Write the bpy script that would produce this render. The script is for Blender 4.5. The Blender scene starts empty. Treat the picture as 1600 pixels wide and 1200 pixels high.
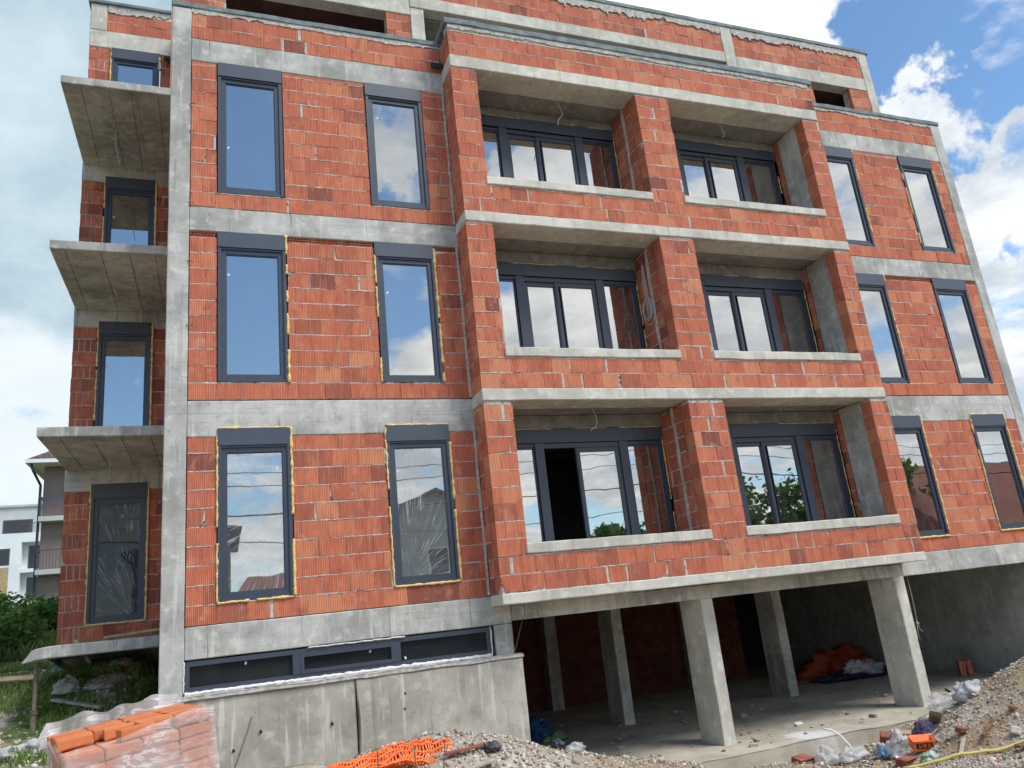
import bpy, math, random
import numpy as np
from mathutils import Vector, Matrix, noise

S = bpy.context.scene
COL = S.collection
RND = random.Random(7)

# ------------------------------------------------------------------ camera
cam_d = bpy.data.cameras.new('camera')
cam = bpy.data.objects.new('camera', cam_d)
COL.objects.link(cam)
RC = ((0.9355022, -0.3375259, -0.1044598), (0.0003201, 0.2964612, -0.9550448), (0.3533206, 0.8934131, 0.2774482))
right, down, fwd = [Vector(r) for r in RC]
CAMPOS = Vector((0.69278, -11.10689, -0.22039))
M = Matrix((right, -down, -fwd)).transposed().to_4x4()
M.translation = CAMPOS
cam.matrix_world = M
cam_d.sensor_fit = 'HORIZONTAL'
cam_d.sensor_width = 36.0
cam_d.lens = 1213.54 / 1600 * 36
cam_d.clip_end = 3000
cam_d.clip_start = 0.05
S.camera = cam

# ------------------------------------------------------------------ world
SUN_EL, SUN_AZ = math.radians(54), math.radians(42)     # azimuth from -y towards +x
W = bpy.data.worlds.new('World')
S.world = W
W.use_nodes = True


class NT:
    """small helper to write node trees"""
    def __init__(s, tree):
        s.t = tree
        s.n = tree.nodes
        s.n.clear()

    def add(s, typ, ins=None, **kw):
        n = s.n.new(typ)
        for k, v in kw.items():
            setattr(n, k, v)
        for k, v in (ins or {}).items():
            sock = n.inputs[k]
            if isinstance(v, bpy.types.NodeSocket):
                s.t.links.new(v, sock)
            else:
                sock.default_value = v
        return n

    def math(s, op, a, b=None, c=None, clamp=False):
        ins = {0: a}
        if b is not None: ins[1] = b
        if c is not None: ins[2] = c
        return s.add('ShaderNodeMath', ins, operation=op, use_clamp=clamp).outputs[0]

    def vmath(s, op, a, b=None):
        ins = {0: a}
        if b is not None: ins[1] = b
        n = s.add('ShaderNodeVectorMath', ins, operation=op)
        return n.outputs['Value'] if op in ('DOT_PRODUCT', 'LENGTH') else n.outputs[0]

    def ramp(s, fac, stops, interp='LINEAR'):
        n = s.add('ShaderNodeValToRGB', {0: fac})
        cr = n.color_ramp
        cr.interpolation = interp
        while len(cr.elements) < len(stops): cr.elements.new(0.5)
        for e, (p, c) in zip(cr.elements, stops):
            e.position = p
            e.color = c if len(c) == 4 else (*c, 1)
        return n.outputs[0]

    def smooth(s, x, lo, hi, a=0.0, b=1.0):
        return s.add('ShaderNodeMapRange', {0: x, 1: lo, 2: hi, 3: a, 4: b}, interpolation_type='SMOOTHSTEP').outputs[0]

    def mix(s, f, a, b, blend='MIX'):
        n = s.add('ShaderNodeMix', data_type='RGBA', blend_type=blend)
        for i, v in ((0, f), (6, a), (7, b)):
            if isinstance(v, bpy.types.NodeSocket): s.t.links.new(v, n.inputs[i])
            else: n.inputs[i].default_value = v if i == 0 or len(v) == 4 else (*v, 1)
        return n.outputs[2]

    def noise(s, vec, scale, detail=4, rough=0.55, dist=0.0):
        n = s.add('ShaderNodeTexNoise', {'Scale': scale, 'Detail': detail, 'Roughness': rough, 'Distortion': dist})
        if vec is not None: s.t.links.new(vec, n.inputs['Vector'])
        return n.outputs['Fac']

    def mapping(s, vec, scale=(1, 1, 1), loc=(0, 0, 0), rot=(0, 0, 0)):
        return s.add('ShaderNodeMapping', {0: vec, 1: loc, 2: rot, 3: scale}).outputs[0]


w = NT(W.node_tree)
dirv = w.add('ShaderNodeTexCoord').outputs['Generated']
sky = w.add('ShaderNodeTexSky', sky_type='NISHITA', sun_disc=False, sun_elevation=SUN_EL,
            sun_rotation=math.pi - SUN_AZ, air_density=1.0, dust_density=0.1, ozone_density=2.0)
sep = w.add('ShaderNodeSeparateXYZ', {0: dirv})
zz = w.math('MAXIMUM', sep.outputs[2], 0.0)
den = w.math('ADD', zz, 0.22)
px = w.math('DIVIDE', sep.outputs[0], den)
py = w.math('DIVIDE', sep.outputs[1], den)
pv = w.add('ShaderNodeCombineXYZ', {0: px, 1: py, 2: 0.0}).outputs[0]
n1 = w.noise(w.mapping(pv, (1, 1, 1), (3.1, 1.7, 0.4)), 2.3, 12, 0.60, 0.15)
n2 = w.noise(w.mapping(pv, (1, 1, 1), (8.3, 2.2, 5.0)), 3.6, 8, 0.6)
n3 = w.noise(w.mapping(pv, (1, 1, 1), (1.3, 7.2, 2.0)), 0.9, 4, 0.5)


wn = w.add('ShaderNodeTexNoise', {'Vector': dirv, 'Scale': 7.0, 'Detail': 6.0, 'Roughness': 0.6}).outputs['Color']
woff = w.add('ShaderNodeVectorMath', {0: w.vmath('SUBTRACT', wn, (0.5, 0.5, 0.5)), 'Scale': 0.34}, operation='SCALE').outputs[0]
wdir = w.vmath('NORMALIZE', w.vmath('ADD', dirv, woff))


def patch(d, r0, r1):
    d = Vector(d).normalized()
    dot = w.vmath('DOT_PRODUCT', wdir, tuple(d))
    return w.smooth(dot, math.cos(r0), math.cos(r1))


cov = w.math('ADD', n1, 0.02)
for (d, r0, r1, wt) in [
    ((-0.18, 0.87, 0.45), 0.60, 0.20, 0.22),        # grey veil on the left
    ((0.42, 0.60, 0.68), 0.36, 0.16, 0.34),         # bright bank above the roof
    ((0.74, 0.50, 0.45), 0.30, 0.16, -0.10),
    ((0.710, 0.533, 0.460), 0.085, 0.04, 0.24),        # cumulus right of the roof
    ((0.776, 0.501, 0.375), 0.075, 0.04, 0.20),
    ((0.80, 0.52, 0.28), 0.13, 0.06, 0.14),         # lower cumulus
    ((0.735, 0.480, 0.480), 0.05, 0.015, -0.12),      # blue gaps
    ((0.74, 0.555, 0.375), 0.05, 0.02, -0.16),
    ((0.665, 0.51, 0.548), 0.07, 0.02, -0.12),
    ((0.04, -0.83, 0.60), 0.50, 0.22, -0.26),       # open blue sky over the street
    ((0.20, -0.785, 0.585), 0.10, 0.04, 0.27),
    ((0.36, -0.80, 0.50), 0.12, 0.05, 0.18),
    ((0.75, -0.58, 0.33), 0.30, 0.1, 0.10),
    ((0.28, -0.885, 0.37), 0.24, 0.10, 0.26),
    ((0.04, -0.94, 0.34), 0.16, 0.06, 0.17),
    ((0.55, -0.78, 0.33), 0.20, 0.08, 0.14),
    ((0.10, -0.99, 0.10), 0.18, 0.06, 0.10),
]:
    cov = w.math('ADD', cov, w.math('MULTIPLY', patch(d, r0, r1), wt))
lowc = w.smooth(zz, 0.36, 0.10, 0.0, 0.06)
cov = w.math('ADD', cov, lowc)
mask = w.smooth(cov, 0.49, 0.63)
shade = w.smooth(w.math('ADD', w.math('MULTIPLY', n2, 0.6), w.math('MULTIPLY', n3, 0.4)), 0.38, 0.60)
cl = w.mix(shade, (3.3, 3.7, 4.1), (6.2, 6.35, 6.5))
cl = w.mix(w.smooth(sep.outputs[1], 0.1, -0.4), cl, w.mix(1.0, cl, (1.40, 1.40, 1.40), 'MULTIPLY'))
veil = patch((-0.22, 0.90, 0.38), 0.66, 0.25)
cl = w.mix(w.math('MULTIPLY', veil, 0.92), cl, w.mix(w.smooth(w.math('ADD', w.math('MULTIPLY', n2, 0.5), w.math('MULTIPLY', n1, 0.5)), 0.32, 0.70), (2.1, 3.0, 3.55), (3.9, 4.75, 5.2)))
cl = w.mix(w.math('MULTIPLY', patch((-0.20, 0.945, 0.25), 0.16, 0.05), 0.7), cl, (5.6, 5.9, 6.0))
brt = patch((0.42, 0.60, 0.68), 0.42, 0.14)
cl = w.mix(w.math('MULTIPLY', brt, 0.85), cl, (6.9, 6.95, 7.05))
skyc = w.mix(1.0, sky.outputs[0], (0.86, 1.0, 1.05), 'MULTIPLY')
tot = w.mix(mask, skyc, cl)
bg = w.add('ShaderNodeBackground', {0: tot, 1: 0.1})
w.t.links.new(bg.outputs[0], w.add('ShaderNodeOutputWorld').inputs[0])

sun_d = bpy.data.lights.new('sun', 'SUN')
sun_d.energy = 2.0
sun_d.angle = math.radians(26)
sun_d.color = (1.0, 0.965, 0.91)
sun = bpy.data.objects.new('sun', sun_d)
COL.objects.link(sun)
sdir = Vector((math.sin(SUN_AZ) * math.cos(SUN_EL), -math.cos(SUN_AZ) * math.cos(SUN_EL), math.sin(SUN_EL)))
sun.rotation_euler = sdir.to_track_quat('Z', 'Y').to_euler()

S.view_settings.view_transform = 'Standard'
S.view_settings.look = 'None'
S.view_settings.exposure = 0.87
S.view_settings.gamma = 1
S.cycles.max_bounces = 8
S.cycles.diffuse_bounces = 4
S.cycles.transparent_max_bounces = 12


# ------------------------------------------------------------------ mesh building helpers
class MB:
    def __init__(s):
        s.v, s.f, s.m, s.t = [], [], [], []

    def face(s, idx, mat=0, tint=0.5):
        s.f.append(idx); s.m.append(mat); s.t.append(tint)

    def box(s, x0, x1, y0, y1, z0, z1, mat=0, tint=0.5, R=None, at=(0, 0, 0)):
        b = len(s.v)
        pts = [(x0, y0, z0), (x1, y0, z0), (x1, y1, z0), (x0, y1, z0), (x0, y0, z1), (x1, y0, z1), (x1, y1, z1), (x0, y1, z1)]
        if R is not None:
            pts = [tuple(R @ Vector(p) + Vector(at)) for p in pts]
        s.v += pts
        for q in ((0, 3, 2, 1), (4, 5, 6, 7), (0, 1, 5, 4), (1, 2, 6, 5), (2, 3, 7, 6), (3, 0, 4, 7)):
            s.face([b + i for i in q], mat, tint)

    def cbox(s, x0, x1, y0, y1, z0, z1, step=0.16, amp=0.004, wear=0.008, mat=0, tint=0.5, skip=()):
        """subdivided box with slightly uneven faces and worn edges"""
        X, Y, Z = [], [], []
        for L, a, b in ((X, x0, x1), (Y, y0, y1), (Z, z0, z1)):
            n = max(1, int(round((b - a) / step)))
            e = min(0.012, (b - a) * 0.2)
            L.append(a); L.append(a + e)
            for i in range(1, n): L.append(a + (b - a) * i / n)
            L.append(b - e); L.append(b)
        d = {}

        def vid(i, j, k):
            key = (i, j, k)
            if key in d: return d[key]
            p = Vector((X[i], Y[j], Z[k]))
            ext = [(-1 if i == 0 else 1 if i == len(X) - 1 else 0), (-1 if j == 0 else 1 if j == len(Y) - 1 else 0), (-1 if k == 0 else 1 if k == len(Z) - 1 else 0)]
            q = p.copy()
            if sum(abs(e) for e in ext) >= 2:
                wr = wear * (0.4 + 1.6 * abs(noise.noise(p * 5.3)))
                for a in range(3): q[a] -= ext[a] * wr
            nv = noise.noise_vector(p * 2.3 + Vector((3.1, 9.2, 1.1))) * amp + noise.noise_vector(p * 11.0) * amp * 0.45
            q += nv
            s.v.append(tuple(q))
            d[key] = len(s.v) - 1
            return d[key]
        nx, ny, nz = len(X) - 1, len(Y) - 1, len(Z) - 1
        for i in range(nx):
            for j in range(ny):
                if '-z' not in skip: s.face([vid(i, j, 0), vid(i, j + 1, 0), vid(i + 1, j + 1, 0), vid(i + 1, j, 0)], mat, tint)
                if '+z' not in skip: s.face([vid(i, j, nz), vid(i + 1, j, nz), vid(i + 1, j + 1, nz), vid(i, j + 1, nz)], mat, tint)
        for i in range(nx):
            for k in range(nz):
                if '-y' not in skip: s.face([vid(i, 0, k), vid(i + 1, 0, k), vid(i + 1, 0, k + 1), vid(i, 0, k + 1)], mat, tint)
                if '+y' not in skip: s.face([vid(i, ny, k), vid(i, ny, k + 1), vid(i + 1, ny, k + 1), vid(i + 1, ny, k)], mat, tint)
        for j in range(ny):
            for k in range(nz):
                if '-x' not in skip: s.face([vid(0, j, k), vid(0, j, k + 1), vid(0, j + 1, k + 1), vid(0, j + 1, k)], mat, tint)
                if '+x' not in skip: s.face([vid(nx, j, k), vid(nx, j + 1, k), vid(nx, j + 1, k + 1), vid(nx, j, k + 1)], mat, tint)

    def tube(s, pts, rad, seg=6, mat=0, tint=0.5, jit=0.0, caps=True):
        pts = [Vector(p) for p in pts]
        rings = []
        up = Vector((0.31, 0.22, 0.92))
        for i, p in enumerate(pts):
            t = (pts[min(i + 1, len(pts) - 1)] - pts[max(i - 1, 0)])
            t = t.normalized() if t.length > 1e-9 else Vector((0, 0, 1))
            u = t.cross(up)
            if u.length < 0.1: u = t.cross(Vector((1, 0, 0)))
            u.normalize()
            v2 = t.cross(u)
            r = rad[i] if isinstance(rad, (list, tuple)) else rad
            ring = []
            for k in range(seg):
                a = 2 * math.pi * k / seg
                rr = r * (1 + jit * RND.uniform(-1, 1))
                s.v.append(tuple(p + u * math.cos(a) * rr + v2 * math.sin(a) * rr))
                ring.append(len(s.v) - 1)
            rings.append(ring)
        for a, b in zip(rings, rings[1:]):
            for k in range(seg):
                s.face([a[k], a[(k + 1) % seg], b[(k + 1) % seg], b[k]], mat, tint)
        if caps:
            s.face(rings[0][::-1], mat, tint); s.face(rings[-1], mat, tint)

    def build(s, name, mats, parent=None, smooth=False, origin=None):
        me = bpy.data.meshes.new(name)
        vs = s.v
        if origin is not None:
            ox, oy, oz = origin
            vs = [(x - ox, y - oy, z - oz) for x, y, z in vs]
        me.from_pydata(vs, [], s.f)
        if not isinstance(mats, (list, tuple)): mats = [mats]
        for m in mats: me.materials.append(m)
        me.polygons.foreach_set('material_index', s.m)
        ca = me.attributes.new('tint', 'FLOAT', 'FACE')
        ca.data.foreach_set('value', s.t)
        if smooth:
            me.polygons.foreach_set('use_smooth', [True] * len(s.f))
        me.update()
        o = bpy.data.objects.new(name, me)
        COL.objects.link(o)
        if origin is not None: o.location = origin
        if parent is not None:
            o.parent = parent
            pw, q = Vector((0, 0, 0)), parent
            while q is not None:
                pw += Vector(q.location); q = q.parent
            o.location = (Vector(origin) if origin is not None else Vector((0, 0, 0))) - pw
        return o


def thing(name, label, cat, loc=(0, 0, 0), group=None):
    o = bpy.data.objects.new(name, None)
    COL.objects.link(o)
    o.location = loc
    o.empty_display_size = 0.2
    return tag(o, label, cat, group)


def tag(o, label, cat, group=None):
    o['label'] = label
    o['category'] = cat
    if group: o['group'] = group
    return o


def setting(o, kind='structure', label=None, cat=None):
    o['kind'] = kind
    if label: o['label'] = label
    if cat: o['category'] = cat
    return o


# ------------------------------------------------------------------ materials
def mat_new(name):
    m = bpy.data.materials.new(name)
    m.use_nodes = True
    return m, NT(m.node_tree)


def finish(n, color, rough=0.8, bump=None, bstr=0.3, bdist=0.01, spec=0.3, metal=0.0, **extra):
    ins = {'Base Color': color if isinstance(color, bpy.types.NodeSocket) else (*color, 1), 'Roughness': rough, 'Metallic': metal, 'Specular IOR Level': spec}
    ins.update(extra)
    b = n.add('ShaderNodeBsdfPrincipled', ins)
    if bump is not None:
        bp = n.add('ShaderNodeBump', {'Height': bump, 'Strength': bstr, 'Distance': bdist})
        n.t.links.new(bp.outputs[0], b.inputs['Normal'])
    n.t.links.new(b.outputs[0], n.add('ShaderNodeOutputMaterial').inputs[0])
    return b


def wpos(n): return n.add('ShaderNodeNewGeometry').outputs['Position']


def M_concrete(name, base=(0.56, 0.55, 0.505), dark=(0.315, 0.310, 0.285), streak=1.0, board=1.0):
    m, n = mat_new(name)
    p = wpos(n)
    big = n.noise(p, 0.9, 5, 0.6)
    mid = n.noise(n.mapping(p, (1, 1, 1), (5, 2, 8)), 5.0, 6, 0.65)
    fine = n.noise(p, 60, 3, 0.7)
    st = n.noise(n.mapping(p, (9, 9, 0.7)), 1.0, 4, 0.6)
    hb = n.noise(n.mapping(p, (0.6, 0.6, 22)), 1.0, 3, 0.6)
    c = n.mix(n.smooth(big, 0.35, 0.68), dark, base)
    c = n.mix(n.math('MULTIPLY', n.smooth(mid, 0.50, 0.72), 0.65), c, tuple(min(1, x * 1.28) for x in base))
    c = n.mix(n.math('MULTIPLY', n.smooth(mid, 0.46, 0.30), 0.55), c, tuple(x * 0.75 for x in dark))
    c = n.mix(n.math('MULTIPLY', n.smooth(st, 0.55, 0.68), 0.6 * streak), c, (0.66, 0.64, 0.57))
    c = n.mix(n.math('MULTIPLY', n.smooth(st, 0.42, 0.28), 0.6 * streak), c, tuple(x * 0.6 for x in dark))
    c = n.mix(n.math('MULTIPLY', n.smooth(hb, 0.45, 0.3), 0.35 * board), c, dark)
    c = n.mix(n.math('MULTIPLY', n.smooth(fine, 0.60, 0.75), 0.30), c, (0.12, 0.115, 0.10))
    sx_ = n.add('ShaderNodeSeparateXYZ', {0: p})
    fr = n.math('FRACT', n.math('MULTIPLY', n.math('ADD', sx_.outputs[0], n.math('MULTIPLY', n.noise(n.mapping(p, (0.2, 0.2, 3)), 1.0, 2), 0.05)), 1 / 1.17))
    seam = n.math('MULTIPLY', n.smooth(n.math('ABSOLUTE', n.math('SUBTRACT', fr, 0.5)), 0.010, 0.003), n.smooth(n.noise(p, 1.7, 2), 0.42, 0.55))
    c = n.mix(n.math('MULTIPLY', seam, 0.55 * board), c, tuple(x * 0.45 for x in dark))
    zr = n.math('FRACT', n.math('MULTIPLY', n.math('ADD', sx_.outputs[2], n.math('MULTIPLY', n.noise(n.mapping(p, (0.8, 0.8, 0.1)), 1.0, 3), 0.03)), 1 / 0.125))
    pour = n.math('MULTIPLY', n.smooth(n.math('ABSOLUTE', n.math('SUBTRACT', zr, 0.5)), 0.05, 0.01), n.smooth(n.noise(n.mapping(p, (1, 1, 2)), 1.5, 3), 0.50, 0.62))
    c = n.mix(n.math('MULTIPLY', pour, 0.40 * board), c, tuple(x * 0.6 for x in dark))
    rust = n.smooth(n.noise(n.mapping(p, (2.2, 2.2, 1.2), (7, 3, 5)), 1.1, 5, 0.65), 0.66, 0.78)
    c = n.mix(n.math('MULTIPLY', rust, 0.55), c, (0.34, 0.24, 0.13))
    pit = n.add('ShaderNodeTexVoronoi', {'Vector': p, 'Scale': 14.0, 'Randomness': 1.0})
    pm = n.math('MULTIPLY', n.smooth(pit.outputs['Distance'], 0.13, 0.06), n.smooth(n.noise(p, 3.0, 2), 0.5, 0.65))
    c = n.mix(n.math('MULTIPLY', pm, 0.8), c, (0.09, 0.085, 0.08))
    h = n.math('ADD', n.math('MULTIPLY', mid, 0.7), n.math('MULTIPLY', fine, 0.3))
    h = n.math('SUBTRACT', n.math('ADD', h, n.math('MULTIPLY', hb, 0.35 * board)), n.math('MULTIPLY', pm, 0.6))
    finish(n, c, 0.9, h, 0.35, 0.012, 0.2)
    return m


def M_brick():
    m, n = mat_new('clay_block')
    g = n.add('ShaderNodeNewGeometry')
    p = g.outputs['Position']
    t = n.add('ShaderNodeAttribute', attribute_name='tint').outputs['Fac']
    ab = n.vmath('ABSOLUTE', g.outputs['True Normal'])
    sn = n.add('ShaderNodeSeparateXYZ', {0: ab})
    sp = n.add('ShaderNodeSeparateXYZ', {0: p})
    u = n.math('ADD', n.math('MULTIPLY', sp.outputs[0], n.math('GREATER_THAN', sn.outputs[1], 0.5)),
               n.math('MULTIPLY', sp.outputs[1], n.math('GREATER_THAN', sn.outputs[0], 0.5)))
    wv = n.math('SINE', n.math('MULTIPLY', u, 2 * math.pi / 0.0235))
    groove = n.smooth(wv, -0.95, -0.25)
    base = n.ramp(t, [(0.0, (0.25, 0.080, 0.058)), (0.16, (0.42, 0.125, 0.070)), (0.40, (0.530, 0.150, 0.082)),
                      (0.62, (0.570, 0.163, 0.087)), (0.84, (0.62, 0.200, 0.102)), (1.0, (0.66, 0.255, 0.128))])
    big = n.noise(p, 1.3, 4, 0.6)
    mid = n.noise(n.mapping(p, (1, 1, 0.55)), 6.0, 5, 0.65)
    str_ = n.noise(n.mapping(p, (70, 70, 1.6)), 1.0, 3, 0.6)
    c = n.mix(n.math('MULTIPLY', n.smooth(mid, 0.50, 0.70), 0.50), base, (0.74, 0.32, 0.175))
    c = n.mix(n.math('MULTIPLY', n.smooth(mid, 0.47, 0.30), 0.65), c, (0.30, 0.085, 0.062))
    c = n.mix(n.math('MULTIPLY', n.smooth(str_, 0.5, 0.72), 0.40), c, (0.74, 0.36, 0.22))
    c = n.mix(n.math('MULTIPLY', n.smooth(str_, 0.47, 0.27), 0.50), c, (0.24, 0.08, 0.062))
    sm = n.noise(p, 3.3, 6, 0.7)
    c = n.mix(n.math('MULTIPLY', n.smooth(sm, 0.60, 0.72), 0.55), c, (0.54, 0.45, 0.38))     # mortar smears
    c = n.mix(n.math('MULTIPLY', n.smooth(big, 0.58, 0.75), 0.14), c, (0.55, 0.36, 0.29))
    c = n.mix(n.math('MULTIPLY', n.math('SUBTRACT', 1.0, groove), 0.60), c, (0.19, 0.05, 0.035))
    h = n.math('ADD', n.math('MULTIPLY', groove, 0.6), n.math('MULTIPLY', mid, 0.3))
    finish(n, c, 0.85, h, 0.45, 0.006, 0.25)
    return m


def M_mortar():
    m, n = mat_new('mortar')
    p = wpos(n)
    a = n.noise(p, 9, 5, 0.7)
    b = n.noise(p, 45, 3, 0.6)
    c = n.mix(n.smooth(a, 0.36, 0.50), (0.09, 0.06, 0.05), (0.60, 0.55, 0.49))
    c = n.mix(n.math('MULTIPLY', b, 0.35), c, (0.30, 0.22, 0.18))
    finish(n, c, 0.95, b, 0.5, 0.01, 0.1)
    return m


def M_noise(name, c1, c2, scale=8, rough=0.7, bstr=0.2, bdist=0.01, spec=0.3, detail=5, metal=0.0, coord='P', stretch=(1, 1, 1)):
    m, n = mat_new(name)
    p = wpos(n) if coord == 'P' else n.add('ShaderNodeTexCoord').outputs['Object']
    a = n.noise(n.mapping(p, stretch), scale, detail, 0.6)
    c = n.mix(n.smooth(a, 0.3, 0.7), c1, c2)
    finish(n, c, rough, a, bstr, bdist, spec, metal)
    return m


def M_glass(name='window_glass', film=False, refl=0.58):
    m, n = mat_new(name)
    p = wpos(n)
    wob = n.noise(p, 1.1, 2, 0.5)
    bp = n.add('ShaderNodeBump', {'Height': wob, 'Strength': 0.10, 'Distance': 0.02})
    gl = n.add('ShaderNodeBsdfGlossy', {'Color': (0.95, 0.93, 0.89, 1), 'Roughness': 0.012})
    n.t.links.new(bp.outputs[0], gl.inputs['Normal'])
    tr = n.add('ShaderNodeBsdfTransparent', {'Color': (0.16, 0.18, 0.19, 1)})
    lw = n.add('ShaderNodeLayerWeight', {'Blend': 0.25}).outputs['Fresnel']
    f = n.math('MULTIPLY_ADD', lw, 0.6, refl - 0.08, clamp=True)
    mx = n.add('ShaderNodeMixShader', {0: f, 1: tr.outputs[0], 2: gl.outputs[0]})
    dust = n.add('ShaderNodeBsdfDiffuse', {'Color': (0.5, 0.49, 0.46, 1)})
    df_ = n.math('MULTIPLY_ADD', n.smooth(n.noise(n.mapping(p, (1, 1, 0.5)), 5.0, 5, 0.65), 0.45, 0.75), 0.07, 0.012)
    mx = n.add('ShaderNodeMixShader', {0: df_, 1: mx.outputs[0], 2: dust.outputs[0]})
    n.t.links.new(mx.outputs[0], n.add('ShaderNodeOutputMaterial').inputs[0])
    return m


def M_film(name, base=(0.75, 0.76, 0.77), amount=0.3, scale=10.0, crease=0.5, rot=(0.0, 0.35, 0.2), stretch=(0.35, 0.35, 1.6)):
    """crumpled clear plastic sheet"""
    m, n = mat_new(name)
    p = n.add('ShaderNodeTexCoord').outputs['Object']
    st = n.noise(n.mapping(p, stretch, rot=rot), scale, 5, 0.6, 0.6)
    st2 = n.noise(n.mapping(p, (1, 1, 1)), scale * 0.5, 3, 0.6, 0.5)
    cr = n.math('MULTIPLY', n.smooth(n.math('ABSOLUTE', n.math('SUBTRACT', st, 0.5)), 0.035, 0.0), n.smooth(st2, 0.40, 0.6))
    bp = n.add('ShaderNodeBump', {'Height': st, 'Strength': 0.6, 'Distance': 0.02})
    df = n.add('ShaderNodeBsdfPrincipled', {'Base Color': (*base, 1), 'Roughness': 0.35, 'Specular IOR Level': 0.5})
    n.t.links.new(bp.outputs[0], df.inputs['Normal'])
    tr = n.add('ShaderNodeBsdfTransparent', {'Color': (0.97, 0.97, 0.97, 1)})
    f = n.math('MULTIPLY_ADD', cr, crease, n.math('MULTIPLY_ADD', n.smooth(st2, 0.35, 0.7), amount * 0.7, amount * 0.6), clamp=True)
    mx = n.add('ShaderNodeMixShader', {0: f, 1: tr.outputs[0], 2: df.outputs[0]})
    n.t.links.new(mx.outputs[0], n.add('ShaderNodeOutputMaterial').inputs[0])
    return m


def M_leaf(name, c1, c2, c3):
    m, n = mat_new(name)
    t = n.add('ShaderNodeAttribute', attribute_name='tint').outputs['Fac']
    c = n.ramp(t, [(0.0, c1), (0.5, c2), (1.0, c3)])
    b = n.add('ShaderNodeBsdfPrincipled', {'Base Color': c, 'Roughness': 0.55, 'Specular IOR Level': 0.25})
    tl = n.add('ShaderNodeBsdfTranslucent', {'Color': c})
    mx = n.add('ShaderNodeMixShader', {0: 0.3, 1: b.outputs[0], 2: tl.outputs[0]})
    n.t.links.new(mx.outputs[0], n.add('ShaderNodeOutputMaterial').inputs[0])
    return m


def M_stone():
    m, n = mat_new('gravel_stone')
    t = n.add('ShaderNodeAttribute', attribute_name='tint').outputs['Fac']
    c = n.ramp(t, [(0.0, (0.17, 0.145, 0.11)), (0.25, (0.29, 0.25, 0.19)), (0.5, (0.40, 0.36, 0.29)), (0.72, (0.50, 0.465, 0.39)),
                   (0.88, (0.60, 0.575, 0.52)), (0.93, (0.36, 0.15, 0.09)), (1.0, (0.72, 0.70, 0.66))])
    finish(n, c, 0.9, None)
    return m


CONC = M_concrete('raw_concrete')
CONC_L = M_concrete('pale_concrete', (0.65, 0.62, 0.535), (0.48, 0.455, 0.39), 0.9, 0.3)
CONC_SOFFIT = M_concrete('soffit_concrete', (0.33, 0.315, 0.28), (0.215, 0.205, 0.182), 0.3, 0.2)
BRICK = M_brick()
MORTAR = M_mortar()
GREYMORTAR = M_noise('grey_mortar', (0.36, 0.335, 0.295), (0.60, 0.57, 0.52), 14, 0.95, 0.6, 0.02, 0.1)
FRAME = M_noise('anthracite_frame', (0.046, 0.057, 0.080), (0.053, 0.065, 0.090), 3, 0.38, 0.0, 0.01, 0.5)
FRAME2 = M_noise('shutter_metal', (0.056, 0.068, 0.092), (0.064, 0.077, 0.103), 3, 0.42, 0.0, 0.01, 0.5)
GLASS = M_glass()
GLASS_DK = M_glass('dark_glass', refl=0.24)
GLASS_FAR = M_glass('shaded_glass', refl=0.10)
GLASS_OPQ = M_noise('dark_room_glass', (0.012, 0.015, 0.018), (0.022, 0.026, 0.03), 0.6, 0.06, 0.0, 0.01, 0.5)
PANEFILM = M_film('pane_film', (0.50, 0.53, 0.55), 0.10, 7.0)
WRAP = M_film('stretch_wrap', (0.80, 0.76, 0.75), 0.36, 7.0, 0.40)
BAG = M_film('plastic_bag', (0.70, 0.70, 0.69), 0.42, 9.0, 0.3, stretch=(1, 1, 1))
FOAM = M_noise('foam', (0.66, 0.43, 0.12), (0.86, 0.66, 0.30), 40, 0.8, 0.5, 0.01, 0.2)
WHITEFOAM = M_noise('white_foam', (0.55, 0.54, 0.50), (0.84, 0.83, 0.80), 30, 0.8, 0.5, 0.01, 0.2)
STICK = M_noise('sticker', (0.85, 0.85, 0.85), (0.9, 0.9, 0.9), 5)
MEMB = M_noise('roof_membrane', (0.115, 0.150, 0.155), (0.23, 0.27, 0.27), 5, 0.75, 0.5, 0.02, 0.3)
PVC = M_noise('grey_pipe', (0.03, 0.033, 0.037), (0.05, 0.053, 0.058), 5, 0.5)
CABLE = M_noise('cable', (0.50, 0.49, 0.46), (0.62, 0.61, 0.58), 20, 0.6)
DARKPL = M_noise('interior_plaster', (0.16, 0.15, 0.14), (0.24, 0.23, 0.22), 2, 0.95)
RUST = M_noise('rusty_steel', (0.10, 0.055, 0.035), (0.19, 0.13, 0.09), 20, 0.8, 0.3, 0.005, 0.4)
PROPM = M_noise('prop_steel', (0.15, 0.12, 0.085), (0.25, 0.21, 0.16), 14, 0.8, 0.3, 0.005, 0.3)
WOOD = M_noise('timber', (0.33, 0.23, 0.12), (0.52, 0.40, 0.24), 6, 0.85, 0.4, 0.01, 0.2, stretch=(1, 1, 1))
WOODG = M_noise('weathered_timber', (0.30, 0.26, 0.21), (0.48, 0.42, 0.34), 9, 0.85, 0.4, 0.01, 0.2)
BROWNW = M_noise('brown_plank', (0.13, 0.07, 0.035), (0.24, 0.14, 0.08), 9, 0.8, 0.4, 0.01, 0.2)
CARD = M_noise('cardboard', (0.50, 0.37, 0.22), (0.62, 0.49, 0.32), 7, 0.9, 0.2, 0.01, 0.2)
TEAL = M_noise('teal_print', (0.03, 0.26, 0.22), (0.05, 0.34, 0.29), 9, 0.7)
ORBRICK = None
NETM = M_noise('orange_net', (0.80, 0.13, 0.03), (0.90, 0.22, 0.06), 9, 0.55)
YEL = M_noise('yellow_hose', (0.70, 0.58, 0.16), (0.80, 0.68, 0.26), 9, 0.5)
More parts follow.
